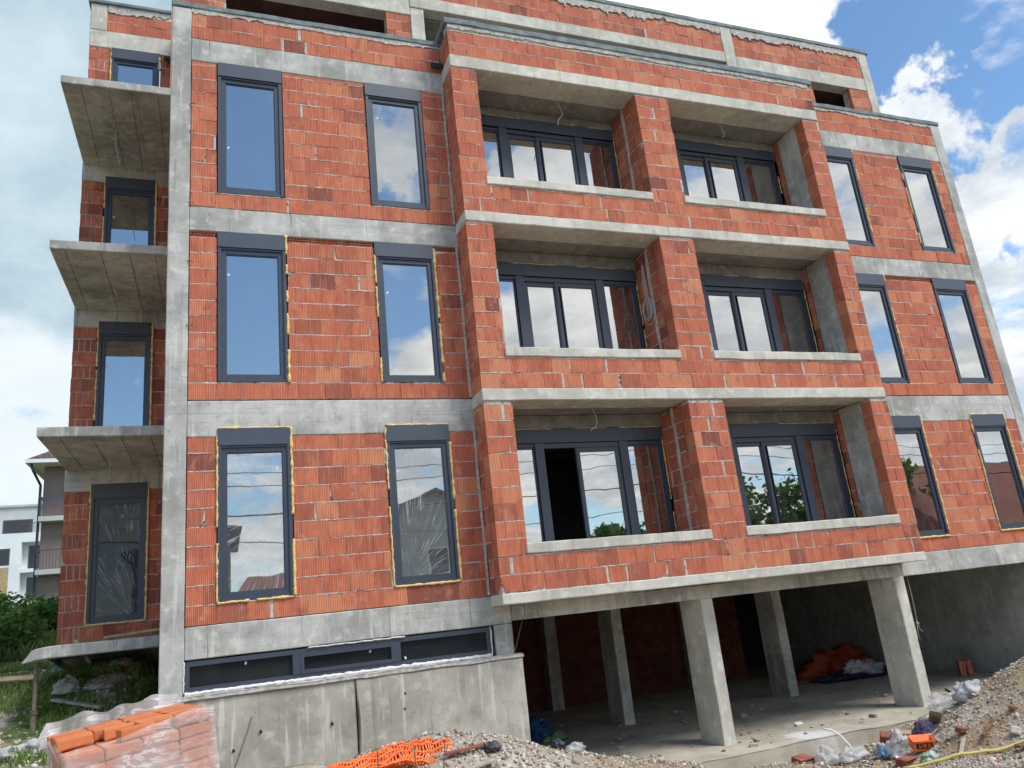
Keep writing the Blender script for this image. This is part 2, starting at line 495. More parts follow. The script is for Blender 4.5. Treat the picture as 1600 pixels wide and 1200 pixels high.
WHITE = M_noise('white_plastic', (0.70, 0.70, 0.68), (0.82, 0.82, 0.80), 9, 0.5)
SHEET = M_noise('pale_sheet', (0.30, 0.31, 0.31), (0.48, 0.49, 0.48), 4, 0.7, 0.4, 0.03)
ORTARP = M_noise('orange_tarp', (0.26, 0.035, 0.014), (0.38, 0.06, 0.022), 5, 0.6, 0.4, 0.03)
DKTARP = M_noise('dark_tarp', (0.012, 0.014, 0.022), (0.03, 0.034, 0.05), 5, 0.5, 0.4, 0.03)
BLUECL = M_noise('blue_cloth', (0.015, 0.05, 0.13), (0.03, 0.09, 0.20), 9, 0.8, 0.5, 0.02)
TEALCL = M_noise('green_cloth', (0.03, 0.16, 0.13), (0.25, 0.35, 0.12), 12, 0.8, 0.5, 0.02)
BLACK = M_noise('black_print', (0.02, 0.02, 0.02), (0.03, 0.03, 0.03), 9, 0.7)
WHITEWALL = M_noise('white_render', (0.70, 0.72, 0.74), (0.78, 0.80, 0.82), 0.6, 0.9)
OLDCLAY = M_noise('old_clay', (0.18, 0.065, 0.045), (0.34, 0.13, 0.085), 9, 0.9)
SHADEWALL = M_noise('shaded_garage_wall', (0.030, 0.034, 0.042), (0.055, 0.06, 0.07), 2, 0.9)  # shade of the deep garage end painted into the wall colour
GREYWALL = M_noise('grey_render', (0.42, 0.44, 0.43), (0.50, 0.52, 0.51), 0.8, 0.9)
BROWNWALL = M_noise('brown_render', (0.24, 0.19, 0.175), (0.28, 0.225, 0.205), 1.2, 0.9)
BROWNWALL2 = M_noise('dark_brown_render', (0.23, 0.18, 0.163), (0.27, 0.215, 0.195), 1.2, 0.9)
NETF = M_noise('dark_fence_net', (0.035, 0.042, 0.045), (0.07, 0.08, 0.085), 7, 0.9)
BARK = M_noise('bark', (0.07, 0.05, 0.035), (0.14, 0.11, 0.08), 9, 0.95, 0.6, 0.02)
LEAF = M_leaf('leaf_dark', (0.035, 0.085, 0.018), (0.085, 0.18, 0.035), (0.15, 0.27, 0.055))
LEAF2 = M_leaf('leaf_bright', (0.06, 0.13, 0.022), (0.125, 0.24, 0.04), (0.21, 0.34, 0.06))
GRASSM = M_leaf('grass_blade', (0.10, 0.17, 0.035), (0.19, 0.29, 0.065), (0.33, 0.37, 0.15))
STONE = M_stone()
ROOFRED = M_noise('red_roof_tile', (0.22, 0.07, 0.05), (0.32, 0.11, 0.07), 6, 0.8, 0.4, 0.03)


def M_orange_brick():
    m, n = mat_new('solid_brick')
    t = n.add('ShaderNodeObjectInfo').outputs['Random']
    p = n.add('ShaderNodeTexCoord').outputs['Object']
    a = n.noise(p, 14, 5, 0.65)
    c = n.mix(t, (0.50, 0.155, 0.065), (0.64, 0.225, 0.09))
    c = n.mix(n.math('MULTIPLY', n.smooth(a, 0.45, 0.25), 0.5), c, (0.42, 0.11, 0.045))
    c = n.mix(n.math('MULTIPLY', n.smooth(a, 0.60, 0.8), 0.5), c, (0.74, 0.36, 0.19))
    finish(n, c, 0.9, a, 0.35, 0.006, 0.15)
    return m


ORBRICK = M_orange_brick()


def M_tiles():
    m, n = mat_new('brown_roof_tile')
    p = wpos(n)
    b = n.add('ShaderNodeTexBrick', {'Vector': n.mapping(p, (1, 1, 1), rot=(math.radians(90), 0, 0)), 'Scale': 2.0, 'Color1': (0.10, 0.065, 0.065, 1), 'Color2': (0.165, 0.105, 0.10, 1),
                                     'Mortar': (0.035, 0.025, 0.025, 1), 'Mortar Size': 0.05, 'Brick Width': 0.6, 'Row Height': 0.5})
    finish(n, b.outputs[0], 0.7)
    return m


TILES = M_tiles()

# ------------------------------------------------------------------ ground
def sm(a, b, t):
    t = min(1.0, max(0.0, (t - a) / (b - a)))
    return t * t * (3 - 2 * t)


def ground_z(x, y, rough=True):
    # forecourt ramp down to the garage
    ramp = sm(1.5, 5.0, x)
    zf = -1.75 + (-1.0) * ramp * sm(-9.0, -1.0, y)
    # left side: bank that climbs behind the house
    zl = -1.6 + 0.50 * sm(-1.5, 2.0, y) + 0.72 * sm(1.2, 3.7, y) + 0.65 * sm(5, 16, y) + 2.2 * sm(14, 60, y)
    k = sm(0.6, -0.6, x)
    z = zf * (1 - k) + zl * k
    # rubble mound in front of the wall
    z += 0.78 * math.exp(-((x - 3.35) / 1.55) ** 2 - ((y + 3.3) / 1.35) ** 2)
    z += 0.42 * math.exp(-((x - 5.0) / 0.9) ** 2 - ((y + 3.6) / 0.9) ** 2)
    # cut gravel heap on the right
    z += 1.20 * sm(9.35, 12.7, x + 0.25 * math.sin(y * 2.1)) ** 0.8 * math.exp(-((y + 3.0) / 2.3) ** 2)
    # heap on the near left
    z += 0.5 * math.exp(-((x + 1.9) / 0.9) ** 2 - ((y + 3.2) / 1.4) ** 2)
    # under the house
    if 0.02 < x < 16.4 and y > -0.45:
        z = min(z, -2.75)
    if x >= 16.4 and y > -0.45:
        z = max(z, -1.2)
    if rough:
        p = Vector((x, y, 0))
        d = 1.0 if (abs(x) < 30 and -14 < y < 30) else 2.0
        z += 0.035 * noise.noise(p * 2.1) * d + 0.02 * noise.noise(p * 6.0) + 0.1 * noise.noise(p * 0.5)
    return z


def axis_pts(lo, hi, step, far):
    a = list(np.arange(lo, hi + 1e-6, step))
    g, s_ = [], step
    v = hi
    while v < far:
        s_ *= 1.35; v += s_; g.append(v)
    h, s_, v = [], step, lo
    while v > -far:
        s_ *= 1.35; v -= s_; h.append(v)
    return h[::-1] + a + g


def M_ground():
    m, n = mat_new('ground_earth')
    p = wpos(n)
    sp = n.add('ShaderNodeSeparateXYZ', {0: p})
    a = n.noise(p, 6, 7, 0.7)
    b = n.noise(p, 0.8, 4, 0.6)
    vor = n.add('ShaderNodeTexVoronoi', {'Vector': p, 'Scale': 22.0})
    grav = n.ramp(vor.outputs['Color'], [(0.0, (0.22, 0.19, 0.14)), (0.4, (0.36, 0.32, 0.25)), (0.7, (0.46, 0.42, 0.35)), (1.0, (0.58, 0.55, 0.49))])
    earth = n.mix(n.smooth(a, 0.35, 0.65), (0.24, 0.165, 0.085), (0.36, 0.29, 0.19))
    g = n.mix(n.smooth(b, 0.40, 0.6), grav, earth)
    grass = n.mix(n.smooth(a, 0.35, 0.65), (0.045, 0.075, 0.02), (0.12, 0.15, 0.05))
    left = n.math('MULTIPLY', n.smooth(sp.outputs[0], 0.5, -0.8), n.smooth(sp.outputs[1], -1.0, 0.6))
    far = n.smooth(n.vmath('LENGTH', p), 26, 34)
    gm = n.math('MAXIMUM', n.math('MULTIPLY', left, n.smooth(b, 0.36, 0.50)), far)
    c = n.mix(gm, g, grass)
    street = n.math('MULTIPLY', n.smooth(sp.outputs[1], -13.0, -13.4), n.smooth(sp.outputs[1], -19.6, -19.2))
    c = n.mix(street, c, (0.06, 0.06, 0.06))
    h = n.math('ADD', n.math('MULTIPLY', vor.outputs['Distance'], 0.6), a)
    finish(n, c, 0.95, h, 0.6, 0.03, 0.1)
    return m


GX = axis_pts(-7.0, 17.2, 0.16, 900)
GY = axis_pts(-11.6, 16.0, 0.16, 900)
gb = MB()
for yv in GY:
    for xv in GX:
        gb.v.append((xv, yv, ground_z(xv, yv)))
nx_ = len(GX)
for j in range(len(GY) - 1):
    for i in range(nx_ - 1):
        a = j * nx_ + i
        gb.face([a, a + 1, a + nx_ + 1, a + nx_])
ground = setting(gb.build('ground', M_ground(), smooth=True))

# ------------------------------------------------------------------ masonry
def wall_map(kind, c):
    """returns function (u, w, z) -> xyz ; w goes into the wall"""
    if kind == '-y': return lambda u, w_, z: (u, c + w_, z)
    if kind == '-x': return lambda u, w_, z: (c + w_, u, z)
    if kind == '+x': return lambda u, w_, z: (c - w_, u, z)
    if kind == '+y': return lambda u, w_, z: (u, c - w_, z)


def brick_wall(parent, kind, c, u0, u1, z0, z1, holes=(), L=0.375, H=0.25, depth=0.10, thick=0.25, seed=1, ribs=(), name='brick_wall',
               zbase=None, bias=0.0, patchy=0.05, mats=None, grout=0.009):
    r = random.Random(seed)
    mp = wall_map(kind, c)
    mb = MB()
    zbase = z0 if zbase is None else zbase

    def add_box(ua, ub, wa, wb, za, zb, mat, tint, front=None, noback=True):
        b = len(mb.v)
        fr = front or [(ua, za), (ub, za), (ub, zb), (ua, zb)]
        for (u, z) in fr: mb.v.append(mp(u, wa + r.uniform(-0.0012, 0.0012), z))
        for (u, z) in ((ua, za), (ub, za), (ub, zb), (ua, zb)): mb.v.append(mp(u, wb, z))
        mb.face([b, b + 1, b + 2, b + 3], mat, tint)
        for k in range(4):
            k2 = (k + 1) % 4
            mb.face([b + k, b + k + 4, b + k2 + 4, b + k2], mat, tint)
        if not noback: mb.face([b + 7, b + 6, b + 5, b + 4], mat, tint)

    ncs = int(math.ceil((z1 - zbase) / H - 1e-6))
    for ci in range(ncs):
        za, zb = zbase + ci * H, min(zbase + (ci + 1) * H, z1)
        za = max(za, z0)
        if zb - za < 0.03: continue
        # free spans in this course
        spans = [(u0, u1)]
        for (h0, h1, hz0, hz1) in holes:
            if hz1 <= za + 0.03 or hz0 >= zb - 0.03: continue
            ns = []
            for a, b in spans:
                if h1 <= a or h0 >= b: ns.append((a, b)); continue
                if h0 - a > 0.02: ns.append((a, h0))
                if b - h1 > 0.02: ns.append((h1, b))
            spans = ns
        for a, b in spans:
            us = [a]
            off = (ci % 2) * L * 0.5 + r.uniform(-0.05, 0.05)
            k = math.floor((a - u0 - off) / L) + 1
            u = u0 + off + k * L
            while u < b - 0.07:
                if u > a + 0.07: us.append(u)
                u += L * r.choice((1, 1, 1, 1, 1, 0.98, 0.9))
            us.append(b)
            for ua, ub in zip(us, us[1:]):
                g1 = r.uniform(0.001, 0.005); g2 = r.uniform(0.001, 0.006)
                if r.random() < patchy and ub - ua > 0.2:
                    gw = r.uniform(0.02, 0.05)
                    if r.random() < 0.7: add_box(ub - gw, ub, r.uniform(-0.002, 0.006), 0.03, za + 0.01, zb - 0.012, 2, 0.5)
                    g2 = gw
                gb_ = r.uniform(0.004, 0.008); gt = r.uniform(0.006, 0.013)
                jit = r.uniform(-0.004, 0.005)
                tint = min(1, max(0, r.gauss(0.52 + bias, 0.24) - (0.3 if r.random() < 0.05 else 0)))
                A, B, C_, D = ua + g1, ub - g2, za + gb_, zb - gt
                if B - A < 0.02: continue
                is_rib = (ci % 2 == 0) and any((ra <= (ua + ub) / 2 <= rb) for ra, rb in ribs)
                if is_rib and B - A > 0.12:
                    nrib = 4
                    wd = (B - A) / nrib
                    add_box(A, B, jit + 0.03, depth, C_, D, 0, tint * 0.7)
                    for q in range(nrib):
                        add_box(A + q * wd + 0.006, A + (q + 1) * wd - 0.010, jit, jit + 0.03, C_, D, 0, tint)
                    continue
                fr = [(A, C_ + r.uniform(-.002, .002)), (B, C_ + r.uniform(-.002, .002)), (B, D + r.uniform(-.003, .002)), (A, D + r.uniform(-.003, .002))]
                q = r.random()
                if q < 0.07:
                    kk = r.randrange(4)
                    cu, cz = r.uniform(0.012, 0.045), r.uniform(0.010, 0.03)
                    fu, fz = fr[kk]
                    fr[kk] = (fu + (cu if kk in (0, 3) else -cu), fz + (cz if kk in (0, 1) else -cz))
                add_box(A, B, jit, depth, C_, D, 0, tint, fr)
    # ragged mortar squeezed out of the bed joints
    for ci in range(1, ncs):
        zj = zbase + ci * H
        if zj <= z0 + 0.02 or zj >= z1 - 0.02: continue
        for (a, b) in [(u0 + .005, u1 - .005)]:
            n_ = max(2, int((b - a) / 0.035))
            prev = None
            for q in range(n_ + 1):
                u = a + (b - a) * q / n_
                inside = any(h[0] - .01 < u < h[1] + .01 and h[2] < zj < h[3] for h in holes)
                g = noise.noise(Vector((u * 2.2 + seed * 3.1, zj * 5.3, seed)))
                if inside or g < -0.30:
                    prev = None; continue
                th = 0.0045 + 0.0065 * max(0, 0.5 + g) * r.uniform(0.4, 1.5)
                cz_ = zj - 0.003 + r.uniform(-.003, .003)
                wd = r.uniform(-.004, .003)
                cur = [mp(u, wd, cz_ - th), mp(u, wd, cz_ + th * .8), mp(u, 0.02, cz_ + th * .8), mp(u, 0.02, cz_ - th)]
                bi = len(mb.v); mb.v += cur
                if prev is not None:
                    mb.face([prev, bi, bi + 1, prev + 1], 2, .5)
                    mb.face([prev + 1, bi + 1, bi + 2, prev + 2], 2, .5)
                    mb.face([prev + 3, bi + 3, bi, prev], 2, .5)
                prev = bi
    # recessed bed behind the blocks
    e_ = 0.014
    holes = [(h[0] - e_, h[1] + e_, h[2] - 0.004, h[3]) for h in holes]
    u0, u1 = u0 + e_, u1 - e_
    cu = sorted(set([u0, u1] + [min(u1, max(u0, h)) for hh in holes for h in hh[:2]]))
    cz = sorted(set([z0, z1] + [min(z1, max(z0, h)) for hh in holes for h in hh[2:]]))
    for a, b in zip(cu, cu[1:]):
        for zc, zd in zip(cz, cz[1:]):
            um, zm = (a + b) / 2, (zc + zd) / 2
            if any(h[0] < um < h[1] and h[2] < zm < h[3] for h in holes): continue
            add_box(a, b, grout, thick, zc, zd, 1, 0.5, None, False)
    return mb.build(name, mats or [BRICK, MORTAR, GREYMORTAR], parent)


def lattice(parent, y, u0, u1, z0, z1, seed=0):
    """course of hollow blocks laid on their side: the cells show"""
    mb = MB()
    mb.box(u0, u1, y + 0.05, y + 0.12, z0, z1, 1)
    r = random.Random(seed)
    h = 0.008
    n = 2
    for i in range(n + 1):
        z = z0 + 0.004 + (z1 - z0 - 0.016) * i / n
        mb.box(u0, u1, y + r.uniform(0, .004), y + 0.05, z, z + h, 0, 0.25)
    u = u0
    i = 0
    while u < u1 - h:
        for k in range(n):
            za = z0 + 0.012 + (z1 - z0 - 0.016) * k / n
            zb = z0 + 0.004 + (z1 - z0 - 0.016) * (k + 1) / n
            uu = u + (0.016 if k % 2 else 0)
            if uu < u1 - h: mb.box(uu, uu + h, y + 0.003, y + 0.05, za, zb, 0, 0.3)
        u += 0.046
    o = mb.build('hollow_block_course', [BRICK, DKTARP], parent)
    return o


def concrete(parent, name, mat, *boxes, **kw):
    mb = MB()
    for b in boxes: mb.cbox(*b, **kw)
    o = mb.build(name, mat, parent)
    return o


# ------------------------------------------------------------------ the building
B = thing('apartment_building', 'unfinished apartment block of red clay blocks and raw concrete with dark framed windows', 'building', (8.2, 3.0, -2.55))
xL, xR, xE, D = 4.386, 12.26, 16.475, -0.53
XC = 0.285
FL = [0.0, 3.0, 6.0]
BEAM = {0: (2.47, 2.985), 1: (5.595, 5.99), 2: (8.572, 8.99)}

# columns of the front
concrete(B, 'concrete_column', CONC, (0.0, XC, 0.0, 0.30, -1.9, 9.55), step=0.2)
concrete(B, 'concrete_column', CONC, (16.20, xE, 0.0, 0.30, -2.7, 9.56), step=0.2)
# band beams left and right
for i in range(3):
    z0, z1 = BEAM[i]
    concrete(B, 'concrete_beam', CONC, (XC + 0.002, xL + 0.3, 0.004, 0.26, z0, z1))
    concrete(B, 'concrete_beam', CONC, (xR - 0.3, 16.198, 0.004, 0.26, z0, z1))
concrete(B, 'concrete_beam', CONC, (XC + 0.002, xL + 0.3, 0.004, 0.26, -0.405, -0.006))
concrete(B, 'concrete_beam', CONC, (xR - 0.06, 16.198, 0.004, 0.28, -0.385, -0.006))
concrete(B, 'concrete_beam', CONC, (xL + 0.31, xR - 0.07, 0.01, 0.28, -0.375, -0.16))

# window data ------------------------------------------------------------------
LEFTW = [(0.68, 1.645), (3.005, 3.965)]
RIGHTW = [(12.60, 13.555), (14.90, 15.855)]


def foam_strip(par, pts, rmin, rmax, y, seed, gaps=0.15, mat=None):
    """beads of expanding foam along a frame edge; every unbroken bead is a mesh of its own"""
    r = random.Random(seed)
    P = []
    for (a, b) in zip(pts, pts[1:]):
        L_ = math.hypot(b[0] - a[0], b[1] - a[1])
        n = max(2, int(L_ / 0.03))
        for i in range(n): P.append((a[0] + (b[0] - a[0]) * i / n, a[1] + (b[1] - a[1]) * i / n))
    P.append(pts[-1])
    runs, cur = [], []
    for i, (u, z) in enumerate(P):
        g = noise.noise(Vector((u * 3 + seed, z * 3, seed * 1.7)))
        if g < -0.5 + gaps:
            if len(cur) > 3: runs.append(cur)
            cur = []
            continue
        rad = rmin + (rmax - rmin) * max(0, 0.42 + 0.75 * noise.noise(Vector((u * 11, z * 11, seed)))) * r.uniform(0.5, 1.3)
        cur.append(((u + r.uniform(-.004, .004), y + r.uniform(-.004, .004), z + r.uniform(-.004, .004)), rad))
    if len(cur) > 3: runs.append(cur)
    for c in runs:
        mb = MB()
        mb.tube([q[0] for q in c], [q[1] for q in c], 6)
        mb.build('foam_seal', mat or FOAM, par, smooth=True)


def frame_ring(mb, x0, x1, z0, z1, wd, ya, yb, wb=None):
    wb = wb or wd
    mb.box(x0, x0 + wd, ya, yb, z0, z1)
    mb.box(x1 - wd, x1, ya, yb, z0, z1)
    mb.box(x0 + wd, x1 - wd, ya + .001, yb, z1 - wd, z1)
    mb.box(x0 + wd, x1 - wd, ya + .001, yb, z0, z0 + wb)


def shutter_box(o, x0, x1, z0, z1, y, drips=True):
    mb = MB()
    mb.box(x0, x1, y - 0.012, y + 0.2, z0, z1)
    mb.box(x0 + 0.002, x1 - 0.002, y - 0.016, y + 0.01, z0, z0 + 0.012)
    mb.box(x0 + 0.05, x1 - 0.05, y + 0.004, y + 0.1, z0 - 0.03, z0)
    s = mb.build('shutter_box', FRAME2, o)
    return s


def stickers(o, y, pts):
    for (x, z, a) in pts:
        mb = MB()
        R = Matrix.Rotation(a, 3, 'Y')
        mb.box(-.011, .011, -.0015, .0, -.018, .018, R=R, at=(x, y, z))
        mb.build('sticker', STICK, o)


def single_window(parent, x0, x1, z0, z1, y=0.0, bh=0.245, foam=None, film=False, seed=0, stick=None, glass=None):
    mb = MB()
    zt = z1 - bh
    rail = 0.048
    mb.box(x0, x0 + rail, y - 0.004, y + 0.11, z0, zt)
    mb.box(x1 - rail, x1, y - 0.004, y + 0.11, z0, zt)
    mb.box(x0 + rail, x1 - rail, y + 0.008, y + 0.11, z0, z0 + 0.045)
    a, b = x0 + rail, x1 - rail
    frame_ring(mb, a, b, z0 + 0.045, zt - 0.03, 0.062, y + 0.026, y + 0.10)
    frame_ring(mb, a + 0.062, b - 0.062, z0 + 0.107, zt - 0.092, 0.014, y + 0.040, y + 0.09)
    o = mb.build('window', FRAME, parent)
    shutter_box(o, x0 - 0.004, x1 + 0.004, zt + 0.002, z1, y)
    g = MB()
    g.box(a + 0.06, b - 0.06, y + 0.056, y + 0.062, z0 + 0.105, zt - 0.09)
    g.build('pane', glass or GLASS, o)
    if film:
        film_sheet(o, a + 0.065, b - 0.065, z0 + 0.11, zt - 0.095, y + 0.0545, seed)
    if stick: stickers(o, y + 0.054, stick)
    if foam:
        e = 0.006
        g_ = foam.get('g', .1)
        if 'L' in foam: foam_strip(o, [(x0 - e, z0), (x0 - e, z1 - 0.02)], 0.008, 0.026, y + 0.002, seed, g_)
        if 'R' in foam: foam_strip(o, [(x1 + e, z0), (x1 + e, z1)], 0.010, 0.034, y - 0.001, seed + 1, g_)
        if 'B' in foam: foam_strip(o, [(x0, z0 - e), (x1, z0 - e)], 0.010, 0.028, y + 0.002, seed + 2, g_)
        if 'T' in foam: foam_strip(o, [(x0, z1 + 0.004), (x1, z1 + 0.004)], 0.006, 0.020, y - 0.004, seed + 3, g_)
    return o


def film_sheet(o, x0, x1, z0, z1, y, seed):
    """protective plastic film with creases fanning out from a corner"""
    r = random.Random(seed)
    mb = MB()
    nx, nz = 22, 44
    fx, fz = (x0 + (x1 - x0) * 0.95, z0 + (z1 - z0) * 0.52) if seed % 2 else (x0 + (x1 - x0) * 0.1, z0 + (z1 - z0) * 0.05)
    for k in range(nz + 1):
        for i in range(nx + 1):
            x = x0 + (x1 - x0) * i / nx
            z = z0 + (z1 - z0) * k / nz
            ang = math.atan2(z - fz, x - fx)
            dist = math.hypot(z - fz, x - fx)
            hgt = 0.0016 * noise.noise(Vector((ang * 7, dist * 0.4, seed))) + 0.0006 * noise.noise(Vector((ang * 15, dist * 0.6, seed + 3)))
            edge = min(i, nx - i, k, nz - k)
            mb.v.append((x, y - 0.004 + hgt * min(1, edge / 2), z))
    for k in range(nz):
        for i in range(nx):
            a = k * (nx + 1) + i
            mb.face([a, a + 1, a + nx + 2, a + nx + 1])
    mb.build('protective_film', PANEFILM_R[2 if x0 < 0 else seed % 2], o, smooth=True)


def make_fan_film(name, fx, fz):
    m, n = mat_new(name)
    p = wpos(n)
    sp = n.add('ShaderNodeSeparateXYZ', {0: p})
    dx = n.math('SUBTRACT', sp.outputs[0], fx)
    dz = n.math('SUBTRACT', sp.outputs[2], fz)
    ang = n.math('ARCTAN2', dz, dx)
    dist = n.math('SQRT', n.math('ADD', n.math('MULTIPLY', dx, dx), n.math('MULTIPLY', dz, dz)))
    v = n.add('ShaderNodeCombineXYZ', {0: n.math('MULTIPLY', ang, 7.0), 1: n.math('MULTIPLY', dist, 0.35), 2: 0.0}).outputs[0]
    s1 = n.noise(v, 2.4, 2, 0.5, 0.15)
    cr = n.math('MULTIPLY', n.smooth(n.math('ABSOLUTE', n.math('SUBTRACT', s1, 0.52)), 0.030, 0.0), n.smooth(n.noise(p, 2.4, 2), 0.33, 0.60))
    bp = n.add('ShaderNodeBump', {'Height': s1, 'Strength': 0.10, 'Distance': 0.02})
    df = n.add('ShaderNodeBsdfPrincipled', {'Base Color': (0.62, 0.67, 0.70, 1), 'Roughness': 0.35, 'Specular IOR Level': 0.5})
    n.t.links.new(bp.outputs[0], df.inputs['Normal'])
    tr = n.add('ShaderNodeBsdfTransparent', {'Color': (0.95, 0.96, 0.97, 1)})
    f = n.math('MULTIPLY_ADD', cr, 0.42, 0.07, clamp=True)
    mx = n.add('ShaderNodeMixShader', {0: f, 1: tr.outputs[0], 2: df.outputs[0]})
    n.t.links.new(mx.outputs[0], n.add('ShaderNodeOutputMaterial').inputs[0])
    return m


PANEFILM_R = [make_fan_film('fan_film_low', 3.25, 0.35), make_fan_film('fan_film_side', 1.62, 1.45), make_fan_film('fan_film_wing', -0.55, 0.2)]

# brick panels + windows of the two side bays -------------------------------------
for i in range(3):
    zf, zt = FL[i], BEAM[i][0]
    top = zt if i != 1 else 5.505
    holes = [(a - .012, b + .012, zf + 0.262, zf + 3) for a, b in LEFTW]
    brick_wall(B, '-y', 0.012, XC + 0.008, xL - 0.01, zf + 0.002, top, holes, seed=11 + i, bias=(-0.02, 0.03, 0.06)[i], patchy=(0.08, 0.05, 0.07)[i])
    holes = [(a - .012, b + .012, zf + 0.262, zf + 3) for a, b in RIGHTW]
    brick_wall(B, '-y', 0.012, xR + 0.01, 16.195, zf + 0.002, top, holes, seed=21 + i, bias=0.06)
    if i == 1:
        for a, b in ((XC + .01, 0.665), (1.66, 2.99), (3.98, xL - .02), (xR + .02, 12.585), (13.57, 14.885), (15.87, 16.19)):
            lattice(B, 0.02, a, b, 5.508, 5.592, int(a * 10))
for i in range(3):
    zf = FL[i]
    wz0, wz1 = zf + 0.262, zf + (2.585, 2.592, 2.583)[i]
    if i == 0:
        single_window(B, *LEFTW[0], wz0, wz1, foam={'L': 1, 'R': 1, 'B': 1, 'T': 1, 'g': 0.08}, film=True, seed=101, stick=[(1.46, 2.02, 0.5)])
        single_window(B, *LEFTW[1], wz0, wz1, foam={'L': 1, 'R': 1, 'B': 1, 'T': 1, 'g': 0.12}, film=True, seed=104, stick=[(3.16, 1.90, 0.4)])
        single_window(B, *RIGHTW[0], wz0, wz1, foam={'R': 1, 'B': 1, 'T': 1, 'g': 0.1}, seed=105)
        single_window(B, *RIGHTW[1], wz0, wz1, foam={'L': 1, 'R': 1, 'B': 1, 'T': 1, 'g': 0.15}, seed=107)
    elif i == 1:
        single_window(B, *LEFTW[0], wz0, wz1, foam={'R': 1, 'g': 0.42}, seed=109, stick=[(0.83, 4.93, 0.6)])
        single_window(B, *LEFTW[1], wz0, wz1, foam={'L': 1, 'R': 1, 'g': 0.40}, seed=111, stick=[(3.18, 4.75, 0.6)])
        single_window(B, *RIGHTW[0], wz0, wz1, foam={'R': 1, 'g': 0.45}, seed=113)
        single_window(B, *RIGHTW[1], wz0, wz1, seed=115)
    else:
        single_window(B, *LEFTW[0], wz0, wz1, seed=117, stick=[(0.835, 7.08, 0.5)])
        single_window(B, *LEFTW[1], wz0, wz1, seed=119, stick=[(3.20, 7.95, 0.5)])
        single_window(B, *RIGHTW[0], wz0, wz1, foam={'R': 1, 'g': 0.42}, seed=121)
        single_window(B, *RIGHTW[1], wz0, wz1, foam={'L': 1, 'R': 1, 'g': 0.40}, seed=123)

# parapet over the beams -------------------------------------------------------------
brick_wall(B, '-y', 0.012, XC + 0.005, xL - 0.01, 8.995, 9.50, seed=31, bias=0.08, patchy=0.12)
concrete(B, 'mortar_bed', GREYMORTAR, (XC, xL + .25, 0.03, 0.24, 9.50, 9.565), step=0.07, amp=0.014, wear=0.02)
brick_wall(B, '-y', 0.012, xR + 0.01, 16.195, 8.995, 9.50, seed=32, bias=0.05, patchy=0.06)
concrete(B, 'mortar_bed', GREYMORTAR, (xR - .2, 16.2, 0.03, 0.24, 9.50, 9.565), step=0.07, amp=0.014, wear=0.02)
concrete(B, 'coping', MEMB, (-0.012, xL + 0.02, -0.014, 0.30, 9.560, 9.665), step=0.12, amp=0.010, wear=0.012)
concrete(B, 'coping', MEMB, (xR + 0.02, xE + 0.02, -0.014, 0.30, 9.565, 9.67), step=0.12, amp=0.010, wear=0.012)

def mortar_skirt(x0, x1, y, ztop, dmin, dmax, seed):
    r = random.Random(seed)
    mb = MB()
    n_ = int((x1 - x0) / 0.03)
    for q in range(n_ + 1):
        x = x0 + (x1 - x0) * q / n_
        d = 0.5 + 0.8 * noise.noise(Vector((x * 1.3, seed, 0))) + 0.45 * noise.noise(Vector((x * 6.5, seed, 2)))
        drip = max(0, noise.noise(Vector((x * 16, seed, 5))) - 0.15) * 1.3
        zb_ = ztop - dmin - (dmax - dmin) * min(1.4, max(0, d) * 0.7 + drip * 0.6)
        w_ = r.uniform(0, .002)
        mb.v += [(x, y - w_, ztop), (x, y - w_, zb_), (x, y + .014, zb_ - .003), (x, y + .03, ztop)]
    for q in range(n_):
        a = q * 4
        mb.face([a, a + 1, a + 5, a + 4]); mb.face([a + 1, a + 2, a + 6, a + 5]); mb.face([a + 3, a, a + 4, a + 7])
    return mb.build('mortar_smear', GREYMORTAR, B)


mortar_skirt(XC, xL - .02, 0.004, 9.56, 0.03, 0.14, 3)
mortar_skirt(xR + .02, 16.19, 0.004, 9.565, 0.03, 0.14, 4)
mortar_skirt(-1.44, -0.01, 3.748, 12.60, 0.05, 0.30, 5)
mortar_skirt(4.31, 11.93, 1.340, 12.655, 0.06, 0.36, 6)
mortar_skirt(12.26, 16.19, 1.340, 12.655, 0.06, 0.36, 7)
mortar_skirt(4.40, 12.2, -0.523, 9.635, 0.05, 0.12, 8)

